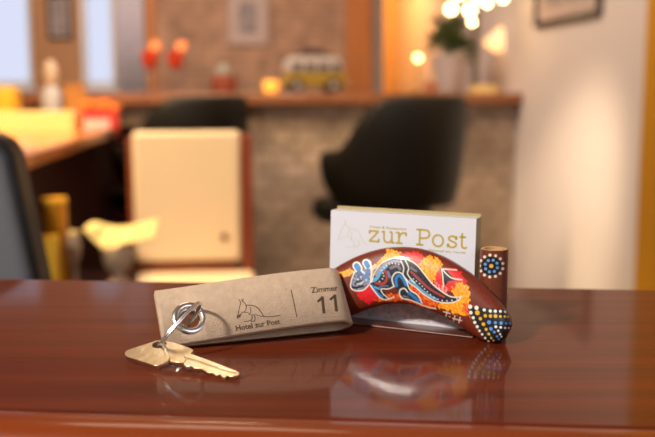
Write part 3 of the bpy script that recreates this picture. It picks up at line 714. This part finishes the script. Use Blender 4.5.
a = fob_sw(311.5, 293); b = fob_sw(338, 289.5); add_text(m, 'Zimmer', .0048, a[0], a[1], ofs, width=b[0]-a[0], bold=.00008)
for (u, v) in ((319, 300), (331.5, 298)):
    a = fob_sw(u+3.2, v-3.5); b = fob_sw(u+5, v+13.5); stroke(m, [a, (a[0]+(b[0]-a[0]), b[1])], SCL*3.2, ofs)
    c = fob_sw(u-1.5, v+1.8); stroke(m, [(a[0]+SCL*.3, a[1]-SCL*1.1), c], SCL*2.5, ofs)
m.build('printed_lettering', M['felt_print'], fob, smooth=False)

# ==================================================================== KEY
K0 = on_z(158, 369.5, BZ); K1 = on_z(232, 379, BZ)
ke = (K1-K0).normalized(); kb = Vector((-ke.y, ke.x, 0)); tilt = math.radians(20)
ku = kb*math.cos(tilt)+Z_*math.sin(tilt); kn = ke.cross(ku).normalized()
kn = kn if kn.z > 0 else -kn
KT = .0026
KP0 = K0 + kn*KT
def key_xy(u, v): P = on_plane(u, v, KP0, kn)-K0; return (P.dot(ke), P.dot(ku))
def kz(x, y): return key_xy(120+x/5.458, 310+y/5.458)
outline = [(25, 235), (32, 222), (60, 211), (200, 166), (222, 163), (300, 178), (385, 208), (402, 220), (388, 236), (402, 244), (440, 258), (520, 286), (600, 316), (648, 336), (652, 348), (638, 356), (600, 362), (585, 356), (575, 366), (560, 366), (545, 350), (525, 354), (510, 346), (496, 340), (482, 343), (468, 334), (452, 325), (440, 318), (420, 314), (404, 316), (390, 306), (368, 304), (352, 304), (345, 290), (270, 276), (262, 284), (200, 304), (180, 300), (34, 254), (26, 246)]
ko = [kz(*q) for q in outline]; hc = kz(214, 188)
hole = [(hc[0]+.0036*math.cos(a), hc[1]+.0030*math.sin(a)) for a in np.linspace(0, 2*PI, 25)[:-1]]
def extrude2d(name, loops, th, bev, X, material, parent):
    c = bpy.data.curves.new(name, 'CURVE'); c.dimensions = '2D'; c.fill_mode = 'BOTH'; c.extrude = th/2-bev; c.bevel_depth = bev; c.bevel_resolution = 2; c.offset = -bev
    for lp in loops:
        s = c.splines.new('POLY'); s.points.add(len(lp)-1); s.use_cyclic_u = True
        for i, (x, y) in enumerate(lp): s.points[i].co = (x, y, 0, 1)
    o = bpy.data.objects.new(name, c); COL.objects.link(o)
    dg = bpy.context.evaluated_depsgraph_get(); me = bpy.data.meshes.new_from_object(o.evaluated_get(dg))
    bpy.data.objects.remove(o); me.transform(Matrix.Translation(-Vector(parent.location)) @ X); me.materials.clear(); me.materials.append(material)
    for p in me.polygons: p.use_smooth = True
    me.set_sharp_from_angle(angle=math.radians(35))
    o = bpy.data.objects.new(name, me); COL.objects.link(o); o.parent = parent; return o
KX = Matrix(((*ke, 0), (*ku, 0), (*kn, 0), (0, 0, 0, 1))).transposed(); KX.translation = K0+kn*KT/2
key = thing('door_key', K0, 'old brass-and-nickel flat door key with angular bow lying on the near bar', 'key')
ko2 = ko if sum(ko[i][0]*ko[(i+1) % len(ko)][1]-ko[(i+1) % len(ko)][0]*ko[i][1] for i in range(len(ko))) > 0 else ko[::-1]
nb = [i for i, q in enumerate(outline) if q == (388, 236)][0]; ne = [i for i, q in enumerate(outline) if q == (345, 290)][0]
bow = ko[:nb+1]+ko[ne:]; blade = ko[nb:ne+1]
def ccw(l): return l if sum(l[i][0]*l[(i+1) % len(l)][1]-l[(i+1) % len(l)][0]*l[i][1] for i in range(len(l))) > 0 else l[::-1]
extrude2d('bow', [ccw(bow), hole[::-1]], KT, .00022, KX, M['key_metal'], key)
extrude2d('blade', [ccw(blade)], KT*.9, .00025, KX, M['key_metal'], key)
rib = [kz(*q) for q in ((350, 244), (392, 244), (440, 262), (520, 292), (640, 338), (636, 346), (515, 312), (430, 282), (350, 262))]
X2 = KX.copy(); X2.translation = K0+kn*(KT+.0001)
tag(extrude2d('blade_rib', [ccw(rib)], .0010, .00025, X2, M['key_metal'], key), None)
rib2 = [kz(*q) for q in ((225, 186), (248, 190), (262, 230), (275, 262), (262, 282), (238, 292), (246, 250), (236, 215))]
extrude2d('bow_ridge', [ccw(rib2)], .0007, .0002, X2, M['key_metal'], key)

# split ring from the eyelet to the key
H1 = on_plane(197, 311.5, EC+N_*.0008, N_); KH = K0+ke*hc[0]+ku*hc[1]+kn*KT*.5
rc0 = (H1+KH)/2; e_ = (KH-H1); dd = e_.length; e_.normalize(); bk = (rc0-CAM).normalized()+Vector((.22, 0, .05)); bk = (bk-e_*bk.dot(e_)).normalized(); RR = dd/2+.0006
rc = (H1+KH)/2; nn = e_.cross(bk).normalized()
ring = MB()
for of in (-.00045, .00045):
    ring.tube([rc+e_*RR*math.cos(a)+bk*RR*.9*math.sin(a)+nn*of for a in np.linspace(0, 2*PI, 65)[:-1]], .00075, 10, closed=True)
ro = ring.build('split_ring', M['steel'], None)
tag(ro, 'small steel split ring joining the key to the felt tag', 'key ring')

# ==================================================================== CARDS AND HOLDER
CBASE = BZ+.0012
cA = on_z(361, 318, CBASE); cB_ = on_z(452, 328.2, CBASE)
cx_ = (cB_-cA).normalized(); cb = Vector((-cx_.y, cx_.x, 0)); lean = math.radians(3)
cu = (cb*math.sin(lean)+Z_*math.cos(lean)); cn = -(cb*math.cos(lean)-Z_*math.sin(lean))
def card_xy(u, v): P = on_plane(u, v, cA, cn)-cA; return (P.dot(cx_), P.dot(cu))
tl = card_xy(331, 210.6); tr = card_xy(476.5, 218.4)
x0c, x1c = tl[0], tr[0]; hc_ = (tl[1]+tr[1])/2
CT = .00042; NC = 19
def card_pt(x, y, d=0.0): return cA + cx_*x + cu*y + cn*d
def card(k):
    off = -CT*1.12*k; up = .000026*k
    t = thing('printed_card', card_pt((x0c+x1c)/2, up, off), '', 'card', 'white gold-edged cards in the wooden holder')
    m = MB(); P = [(x0c, 0), (x1c, 0), (x1c, hc_), (x0c, hc_)]
    a = [card_pt(x, y+up, off) for x, y in P]; b = [card_pt(x, y+up, off-CT) for x, y in P]
    m.add(a+b, [(0, 1, 2, 3), (7, 6, 5, 4)], 0); m.add(a+b, [(0, 4, 5, 1), (1, 5, 6, 2), (2, 6, 7, 3), (3, 7, 4, 0)], 1)
    m.build('card_sheet', [M['paper'], M['gold_edge']], t, smooth=False); return t
c0 = card(0); c0['label'] = 'front white card printed zur Post in gold, standing in the wooden boomerang holder'
m = MB(); gp = lambda x, y: card_pt(x, y, .00012)
glyph = {'z': ([[(0, 1), (.8, 1)], [(.74, .95), (.06, .05)], [(0, 0), (.84, 0)], [(.03, 1.05), (.03, .72)], [(.81, -.05), (.81, .3)]], .84),
 'u': ([[(0, 1), (.24, 1)], [(.2, 1.04), (.2, .35), (.28, .08), (.5, -.02), (.72, .1), (.8, .35)], [(.8, 1.04), (.8, -.04)], [(.6, 1), (.8, 1)], [(.8, 0), (1.0, 0)]], 1.0),
 'r': ([[(0, 1), (.24, 1)], [(.24, 1.04), (.24, -.04)], [(0, 0), (.52, 0)], [(.26, .55), (.36, .85), (.55, 1.0), (.78, .98)], [(.76, 1.04), (.76, .70)]], .84),
 'P': ([[(0, 1.42), (.6, 1.42), (.88, 1.32), (.95, 1.03), (.86, .75), (.6, .64), (.26, .64)], [(.26, 1.46), (.26, -.04)], [(0, 0), (.54, 0)]], 1.02),
 'o': ([[(.45+.41*math.cos(a), .5+.53*math.sin(a)) for a in np.linspace(0, 2*PI, 25)]], .9),
 's': ([[(.66, .72), (.6, .92), (.38, 1.02), (.14, .9), (.12, .7), (.3, .56), (.52, .46), (.68, .3), (.6, .06), (.36, -.03), (.14, .06), (.06, .28)], [(.68, 1.04), (.68, .7)], [(.04, -.04), (.04, .3)]], .75),
 't': ([[(.26, 1.36), (.26, .25), (.34, .02), (.56, -.02), (.7, .1)], [(0, 1), (.62, 1)]], .72)}
def pz(x, y): return card_xy(360+x/5.458, 215+y/5.458)
xh = abs(pz(425, 118)[1]-pz(425, 176)[1])
bl_ = (pz(75, 146)[1]+pz(560, 176)[1])/2
for ch_, a, b in (('z', 50, 104), ('u', 116, 188), ('r', 194, 256), ('P', 306, 382), ('o', 394, 456), ('s', 476, 530), ('t', 540, 584)):
    y_ = 146+(a-75)/485*30; X0, X1 = pz(a, y_)[0], pz(b, y_)[0]; gl, wd_ = glyph[ch_]; k = (X1-X0)/wd_
    for st in gl:
        P = [Vector((X0+x*k, bl_+y*xh, 0)) for x, y in st]
        if len(P) > 2: P = spline(P, 4)
        stroke(m, P, xh*.185, gp)
a = pz(56, 64); b = pz(256, 72); add_text(m, 'Hotel & Restaurant', .0022, a[0], bl_+xh*1.27, gp, width=b[0]-a[0])
a = pz(340, 195); b = pz(578, 212); add_text(m, 'traditionell am Herde', .0019, a[0], (a[1]+b[1])/2, gp, width=b[0]-a[0])
m.build('gold_lettering', M['gold_print'], c0, smooth=False)
m = MB()
def kz2(x, y): return card_xy(325+x/7.283, 200+y/7.283)
sc = (x1c-x0c)/146
for pts, wd_ in (([(135, 135), (150, 165), (128, 200), (112, 245), (95, 285), (105, 290), (135, 270), (160, 265), (178, 215), (160, 185), (145, 165)], .5), ([(178, 205), (220, 215), (250, 240), (272, 290), (300, 325), (315, 330)], .7),
                 ([(192, 225), (195, 270), (190, 300)], .5), ([(208, 290), (205, 340), (145, 338)], .5), ([(225, 290), (250, 300), (240, 335), (205, 340)], .5), ([(160, 265), (185, 275), (190, 300)], .5)):
    px_stroke([kz2(*q) for q in pts], wd_, lambda x, y: (x, y), gp, sc, m)
m.build('kangaroo_drawing', M['pale_print'], c0, smooth=False)
m = MB(); m.add([card_pt(x, y, .0001) for x, y in ((x0c+.001, .0016), (x1c-.001, .0016), (x1c-.001, .0165), (x0c+.001, .0165))], [(0, 1, 2, 3)]); tag(m.build('photo_strip', M['photo_print'], c0, smooth=False), 'grey and pink printed strip')
c1 = card(1)
c1['label'] = 'blank-looking white gold-edged card tightly stacked behind the front zur Post card'
for k in range(2, NC):
    c = copy_tree(c1); d = cn*(-CT*1.12*(k-1))+cu*(.000026*(k-1)); c.location = Vector(c1.location)+d
off = -CT*1.12*NC; bt = thing('backing_card', card_pt((x0c+x1c)/2, 0, off), 'plain gold card standing slightly taller at the very back of the white card stack', 'card')
m = MB(); P = [(x0c, .0006), (x1c, .0006), (x1c, hc_+.0021), (x0c, hc_+.0021)]; a = [card_pt(x, y, off) for x, y in P]; b = [card_pt(x, y, off-.0008) for x, y in P]
m.add(a+b, [(0, 1, 2, 3), (7, 6, 5, 4), (0, 4, 5, 1), (1, 5, 6, 2), (2, 6, 7, 3), (3, 7, 4, 0)]); m.build('card_sheet', M['gold_edge'], bt, smooth=False)

# boomerang card holder
base_pt = on_z(497, 343.6, BZ)
bx = Vector((cx_.x, cx_.y, 0)).normalized(); bb_ = Vector((-bx.y, bx.x, 0)); bl2 = math.radians(9)
bu = bb_*math.sin(bl2)+Z_*math.cos(bl2); bn = -(bb_*math.cos(bl2)-Z_*math.sin(bl2))
def boo_xy(u, v): P = on_plane(u, v, base_pt, bn)-base_pt; return (P.dot(bx), P.dot(bu))
def boo_pt(x, y, d): return base_pt + bx*x + bu*y + bn*d
outer = [(297, 322), (296, 315), (303, 302), (314, 287), (325, 276), (334, 269), (345, 262.5), (360.5, 255), (380, 249), (395.5, 247), (411, 247.3), (426.6, 250.3), (446, 258), (465.5, 270), (481, 283), (496.5, 299), (508, 314), (511.5, 325)]
inner = [(297, 322), (302, 326), (314, 326.5), (330, 323), (345, 318.5), (356.6, 313.5), (368, 308.5), (388, 304), (407, 304), (423, 308), (438, 313.6), (454, 322), (465.5, 329.5), (481, 339.3), (490, 342.8), (497, 343), (505, 338.5), (511.5, 325)]
o2 = [boo_xy(*q) for q in outer]; i2 = [boo_xy(*q) for q in inner]
def resample(P, n, par=None):
    P = [Vector((x, y)) for x, y in P]; P = [Vector(q[:2]) for q in spline([(p.x, p.y, 0) for p in P], 10)]
    L = [0]
    for i in range(1, len(P)): L.append(L[-1]+(P[i]-P[i-1]).length)
    out = []; j = 0
    for k in range(n):
        s = L[-1]*k/(n-1)
        while j < len(L)-2 and L[j+1] < s: j += 1
        out.append(P[j].lerp(P[j+1], (s-L[j])/max(1e-9, L[j+1]-L[j])))
    return out
NL, NW = 420, 110
so = resample(o2, NL); si = resample(i2, NL)
# ---- paintwork, evaluated once at each vertex (colour of the paint itself)
def in_poly(U, V, poly):
    r = np.zeros(U.shape, bool); n = len(poly)
    for i in range(n):
        x1, y1 = poly[i]; x2, y2 = poly[(i+1) % n]
        c = ((y1 > V) != (y2 > V)) & (U < (x2-x1)*(V-y1)/((y2-y1) if y2 != y1 else 1e-9)+x1); r ^= c
    return r
def seg_dist(U, V, pts):
    d = np.full(U.shape, 1e9)
    for (x1, y1), (x2, y2) in zip(pts[:-1], pts[1:]):
        dx, dy = x2-x1, y2-y1; L = dx*dx+dy*dy+1e-12; t_ = np.clip(((U-x1)*dx+(V-y1)*dy)/L, 0, 1)
        d = np.minimum(d, np.hypot(U-x1-t_*dx, V-y1-t_*dy))
    return d
class Paint:
    def __init__(s, U, V, base):
        s.U, s.V = U, V; s.C = np.tile(np.array(base, float), (len(U), 1))
        s.n1 = np.array([noise.noise(Vector((u*.35, v*.35, 0))) for u, v in zip(U, V)]); s.n2 = np.array([noise.noise(Vector((u*.35, v*.35, 9))) for u, v in zip(U, V)])
        s.n3 = np.array([noise.noise(Vector((u*.55, v*.4, 4))) for u, v in zip(U, V)])
        s.C *= (1+.25*s.n3)[:, None]
    def mix(s, mask, col, a=1.0): mask = np.clip(mask, 0, 1)*a; s.C = s.C*(1-mask[:, None])+np.array(col)*mask[:, None]
    def blob(s, poly, c1, c2=None, rough=2.5):
        U = s.U+s.n1*rough; V = s.V+s.n2*rough; mk = in_poly(U, V, poly).astype(float); c1 = np.array(c1); c2 = np.array(c2 if c2 is not None else c1)
        f_ = np.clip(.5+s.n3*1.3, 0, 1)[:, None]; col = c1*(1-f_)+c2*f_; s.C = s.C*(1-mk[:, None])+col*mk[:, None]
    def line(s, pts, wd_, col, smooth=True):
        if smooth and len(pts) > 2: pts = [(q.x, q.y) for q in spline([(x, y, 0) for x, y in pts], 6)]
        d = seg_dist(s.U, s.V, pts); s.mix((wd_/2+.25-d)/.5, col)
    def dot(s, x, y, r, col): s.mix((r+.2-np.hypot(s.U-x, s.V-y))/.4, col)
    def ell(s, x, y, rx, ry, col): s.mix((1-np.hypot((s.U-x)/rx, (s.V-y)/ry))*4, col)
WOOD = (.15, .020, .006)
RED, ORA, YEL, WHT, BLK, BLU, LBL, RST, LAV = (.62, .01, .015), (.90, .22, .012), (.95, .47, .02), (.80, .80, .70), (.008, .008, .012), (.02, .20, .52), (.12, .38, .62), (.38, .045, .03), (.32, .28, .38)
P3 = []; 
def hgt(r): return .0052*(1-abs(r)**2.6)**.62
for i in range(NL):
    row = []
    for j in range(NW+1):
        f_ = j/NW; q = so[i].lerp(si[i], f_); wl = (so[i]-si[i]).length
        row.append(boo_pt(q.x, q.y, .0005+hgt(2*f_-1)*min(1, wl/.012)))
    P3.append(row)
hold = thing('card_holder', base_pt, 'wooden boomerang card holder painted with a kangaroo and dots on the near bar', 'card holder')
m = MB(); m.grid(P3); nv = len(m.v)
rows = [[boo_pt(*so[i], .0005) for i in range(NL)], [boo_pt(*so[i], -.003) for i in range(NL)], [boo_pt(*si[i], -.003) for i in range(NL)], [boo_pt(*si[i], .0005) for i in range(NL)]]
m.grid(rows)
UV = np.array([proj(p) for p in m.v[:nv]])
pt = Paint(UV[:, 0], UV[:, 1], WOOD)
pt.blob([(339, 273), (350, 268.5), (354, 271), (350, 276), (343, 277)], YEL, ORA, 1.5)
pt.blob([(355, 291), (370, 284), (378, 297), (369, 305), (361, 300)], RED, (.75, .02, .03), 2)
pt.blob([(372, 268), (383, 257), (389, 248.5), (400, 252), (404, 257), (391, 263), (376, 272)], ORA, YEL, 3)
pt.blob([(352, 272), (365, 268), (376, 264), (380, 268), (372, 280), (362, 284), (354, 282)], (.75, .42, .25), (.8, .6, .45), 2)
pt.blob([(399, 254), (416, 251), (425, 256), (425, 271), (421, 276), (409, 264)], RED, (.72, .03, .02), 2)
pt.blob([(421, 260), (430, 255.5), (440, 259), (443, 268), (440, 275), (430, 284), (422, 278), (419, 268)], ORA, YEL, 3)
pt.blob([(440, 267), (458, 269), (467, 281), (461, 290), (449, 292), (432, 286)], RED, (.72, .03, .02), 2)
pt.blob([(427, 281), (436, 282), (448, 288), (447, 294), (438, 291), (430, 287)], (.8, .35, .3), RED, 2)
pt.blob([(411, 284), (421, 291), (432, 300), (442, 305), (430, 310), (418, 305), (404, 300), (394, 302), (372, 301), (384, 294), (400, 294)], RED, ORA, 2.5)
pt.blob([(451, 291), (459, 282), (467, 284), (470, 294), (469, 304), (473, 312), (462, 316), (452, 312), (438, 308), (440, 303), (455, 300)], ORA, YEL, 3)
pt.blob([(464, 303), (474, 306), (480, 320), (470, 318), (462, 312)], RED, ORA, 2)
body = [(370, 284), (374, 270), (383, 262.4), (393, 258.2), (400, 258.2), (409, 260.3), (417.6, 265.8), (425.8, 276), (432.7, 284.3), (441, 291), (449, 296), (456, 297.4), (460, 298), (456, 301.5), (447.8, 302.9), (436.8, 301.5), (428.6, 297.4), (421.7, 292.6), (416, 287), (409.5, 283), (410, 290), (417, 295), (423, 303), (409, 299.5), (402, 298), (399.7, 294), (394, 286), (388, 289), (382, 290), (390, 298), (384, 299), (379, 296)]
pt.blob(body, BLK, (.03, .03, .05), 0)
pt.blob([(354, 272), (350.5, 286), (353, 289.5), (358, 290.5), (364, 289.4), (370, 283), (371, 270), (362, 268)], (.30, .34, .46), (.05, .07, .14), 1.5)
pt.line([(352, 287), (357, 287.5), (363, 286)], 2.2, BLK); pt.line([(355, 284), (360, 281), (363, 281)], 1.4, BLK); pt.line([(357, 284), (361, 283.6), (363.5, 281)], .9, WHT)
pt.line([(365, 274), (367, 279)], 3, LBL); pt.line([(360, 274), (363, 272)], 2, WHT)
pt.line([(372, 281), (377, 278), (381, 271), (386, 266)], 3.6, LBL); pt.line([(384, 264.5), (393, 261.5), (400, 262)], 2.6, LAV); pt.line([(391, 268), (397, 266), (400, 269)], 3.0, (.16, .15, .19)); pt.line([(376, 275), (380, 268.5), (386, 263.5)], 2.4, LAV); pt.line([(388, 272), (390, 277)], 2.2, (.10, .22, .38)); pt.line([(413, 274), (420, 281), (428, 288), (437, 294)], 1.0, LAV); pt.line([(378, 288), (383, 286), (388, 286)], 1.6, (.10, .14, .24))
pt.line([(376, 283), (382, 284), (386, 281), (387, 275), (385, 271)], 2.6, RST)
pt.line([(372, 286), (377, 293), (382, 297)], 3.0, BLU); pt.line([(375, 287), (379, 289)], 1.6, LBL)
pt.line([(396.5, 286), (396, 279), (399, 275.5), (403, 279), (406, 285)], 2.8, BLU); pt.line([(400, 282), (402, 285)], 2, BLK)
pt.line([(409, 293), (414, 297), (420, 302)], 3.0, BLU)
pt.line([(410, 280.5), (416, 285), (422, 290.5), (429, 295.5), (436, 299)], 2.2, LBL)
pt.line([(411, 272), (416, 276), (424, 284), (433, 291), (444, 297)], 2.0, RST); pt.line([(411, 268), (416, 271)], 2.2, (.16, .15, .19))
for ln, wd_ in (([(370.3, 285.3), (374.4, 291), (379, 296.6), (383.5, 299.4), (389, 299.2), (394, 296.8)], 1.1),
               ([(371.5, 282), (374, 274), (378, 267.5), (383, 262.4), (393, 258.4), (399.7, 258.2), (409.3, 260.3), (417.6, 265.8), (425.8, 276), (432.7, 284.3), (441, 291), (449, 296), (456, 297.4), (461.5, 296.7)], 1.05),
               ([(409.3, 283), (416, 287.5), (421.7, 292.6), (428.6, 297.4), (436.8, 301.5), (447.8, 302.9), (456, 301.5), (460.5, 298)], 1.05),
               ([(401, 261), (403.8, 268), (403, 274.7), (407, 280), (409.5, 283)], 1.0), ([(405.5, 260.7), (408.7, 267.9), (407.5, 273.4), (411, 279), (415, 283)], 1.0),
               ([(394, 286.5), (392, 278.9), (395.6, 272.9), (401.5, 273.4), (406.3, 280.6), (410, 289.8), (417.6, 295.3), (422, 303)], 1.1),
               ([(407.3, 291.8), (404.5, 288.5), (400.4, 289.8), (399.5, 294), (402.5, 298.4), (409.3, 299.7), (417.6, 303), (425.8, 306.6), (436, 308.8)], 1.1),
               ([(394, 286.5), (388, 289), (381.2, 289), (383.2, 294), (389, 298.4)], 1.0),
               ([(354.3, 272), (351.5, 280), (350.6, 286.5), (353, 289.8), (358.3, 290.9), (364, 289.6), (368.6, 285), (370.6, 281), (371.3, 272), (370.8, 262.8), (368, 260), (364.5, 262)], 1.0)): pt.line(ln, wd_, WHT)
pt.line([(356.6, 265.6), (358.4, 268.6)], 8.2, WHT); pt.line([(356.7, 266), (358.3, 268.6)], 5.8, BLU); pt.line([(366.0, 262.6), (368, 266)], 7.4, WHT); pt.line([(366.1, 263), (367.8, 265.8)], 5.0, BLU)
pt.line([(359, 272), (361, 275)], 4.5, (.10, .16, .34)); pt.line([(368, 270), (366, 277)], 4, (.12, .22, .45))
for x, y in ((362, 271), (364.5, 273), (361, 277), (366, 280), (358, 279.5)): pt.dot(x, y, .8, WHT)
for x, y in ((379.5, 281.6), (382.5, 278.8), (383.8, 276), (383, 273.2), (381.5, 270.5), (384, 267.6), (386.5, 265.5), (389.4, 264.1), (392.4, 263.4), (395.6, 263.6), (398.8, 264.2), (413.5, 279), (416.5, 281.2), (419.5, 283.7), (422.3, 286.3), (424.7, 289), (427.4, 291.7), (430.4, 294.6), (434, 297.4), (438, 299.4), (442.2, 300.6), (447, 300.9), (452, 300.4), (457, 299)): pt.dot(x, y, .62, (.85, .85, .85))
pt.blob([(440, 267.5), (446, 269.5), (453, 277.5), (457, 280), (448, 281.5), (445.5, 285.5), (442.5, 280)], BLK, None, 0)
pt.line([(441.5, 269), (449, 269.4), (456.5, 270)], 1.0, WHT); pt.line([(441.8, 269.5), (443, 278), (443.5, 287)], 1.0, WHT); pt.line([(443, 270), (447, 274.5), (453, 278.5), (462, 279.7)], 1.0, WHT)
for ln in ([(443.5, 311.6), (450.2, 313.6)], [(447, 312.6), (445.6, 317.2)], [(449.2, 316.6), (450, 316.9)], [(455, 315.6), (453.6, 321.4)], [(460.2, 317.2), (458.8, 323)], [(452.6, 318.4), (461.6, 320.6)]): pt.line(ln, .95, (.75, .68, .6), False)
def tz(x, y): return (455+x/7.277, 290+y/7.277)
tip = [tz(*q) for q in ((92, 112), (160, 122), (380, 146), (440, 170), (440, 300), (370, 400), (236, 400), (100, 175))]
pt.blob(tip, BLK, None, .6)
for (x, y, r) in ((110, 122, 16), (157, 130, 16), (213, 145, 12), (257, 153, 12), (294, 154, 12), (331, 155, 11), (366, 158, 9), (115, 165, 14), (133, 202, 12), (144, 236, 12), (162, 267, 12), (179, 297, 10), (198, 323, 10), (220, 350, 10), (243, 375, 9), (298, 268, 11), (333, 272, 10), (366, 277, 9), (392, 277, 7), (315, 297, 9), (329, 322, 8), (339, 340, 8)): pt.dot(*tz(x, y), r/7.277*.95, (.82, .80, .68))
for (x, y, r) in ((163, 166, 18), (221, 188, 13), (258, 190, 13), (295, 190, 14), (331, 192, 10), (363, 193, 9), (386, 195, 7), (185, 209, 13), (207, 249, 14), (227, 287, 12), (246, 319, 10), (264, 350, 9), (281, 368, 7)): pt.dot(*tz(x, y), r/7.277*.95, (.75, .42, .02))
for (x, y, r) in ((248, 235, 15), (294, 238, 12), (335, 241, 13), (373, 243, 10), (402, 243, 8), (262, 283, 14), (286, 307, 11), (306, 338, 9), (320, 358, 8)): pt.dot(*tz(x, y), r/7.277*.95, (.10, .30, .72))
boo = m.build('boomerang', M['paint'], hold, angle=50, fix=False)
cols = np.tile(np.array(WOOD), (len(m.v), 1)); cols[:nv] = pt.C; set_paint(boo.data, cols)
# foot board and slot behind the boomerang
def hb_pt(x, b, z): return cA + cx_*x + cb*b + Z_*z - Z_*(cA.z-BZ)
def hbox(m, x0, x1, b0, b1, z0, z1): m.prism([(x0, b0), (x1, b0), (x1, b1), (x0, b1)], lambda x, b: hb_pt(x, b, z0), lambda x, b: hb_pt(x, b, z1))
lb = base_pt-cA; d_ = -(lb.dot(cb))
m = MB(); hbox(m, x0c+.012, x1c+.004, -d_+.004, .0165, 0, .0011); m.build('foot_board', M['dark_wood'], hold, smooth=False, bevel=.0006)
m = MB(); hbox(m, x0c+.012, x1c+.002, .0130, .0165, .0011, .018); m.build('back_rail', M['dark_wood'], hold, smooth=False, bevel=.0006)
# the little hollow tube with the dot rosette
tp = on_plane(492, 300, cA + cb*.002, cb); tub = Vector((tp.x+.0005, tp.y, BZ)); 
dist = tub.y; tr_ = 13.2*dist/F*1.02
th_ = on_plane(492, 249, Vector((0, tub.y-tr_*.2, 0)), Vector((0, 1, 0))).z-BZ
n1, n2 = 300, 190; rows = []
a0 = -PI/2
for j in range(n2+1):
    rows.append([tub+Vector((tr_*math.cos(a0-PI+2*PI*i/n1), tr_*math.sin(a0-PI+2*PI*i/n1), th_*j/n2)) for i in range(n1+1)])
m = MB(); m.grid(rows); nv = len(m.v); UV = np.array([proj(p) for p in m.v]); pt = Paint(UV[:, 0], UV[:, 1], (.15, .035, .015))
front = np.array([p.y < tub.y for p in m.v]); keep = pt.C.copy()
cxp, cyp = 490.9+.6, 265.9
pt.ell(cxp, cyp, 10.4, 10.2, (.006, .010, .02)); pt.mix((9.4-np.hypot(UV[:, 0]-cxp, UV[:, 1]-cyp))*2, (.006, .010, .02))
for k in range(13): a = k*2*PI/13+.25; pt.dot(cxp+11.3*math.cos(a), cyp+11.0*math.sin(a), 1.45, (.85, .72, .55))
for k in range(8): a = k*2*PI/8+.3; pt.dot(cxp+6.1*math.cos(a), cyp+6.1*math.sin(a), 1.5, (.13, .33, .60))
pt.dot(cxp, cyp, 2.0, (.75, .42, .06)); pt.dot(489.3, 289.5, .7, (.6, .45, .35))
pt.C[~front] = keep[~front]
tb = m.build('pen_tube', M['paint'], hold, fix=False); set_paint(tb.data, pt.C)
m = MB(); ri = tr_*.74; m.lathe([(tr_, th_), (ri, th_), (ri, th_-.03), (.0001, th_-.03)], 48, Matrix.Translation((tub.x, tub.y, BZ)), cap=False); m.v = [v_ for v_ in m.v]
m.build('tube_rim', M['cut_wood'], hold, angle=60)
m = MB(); m.lathe([(.0001, .0005), (tr_, .0005)], 48, Matrix.Translation(tub), cap=False)
for q in (tb,): q.modifiers.new('s', 'SOLIDIFY').thickness = .0004
for o in bpy.data.objects:
    if '_local' in o: del o['_local']
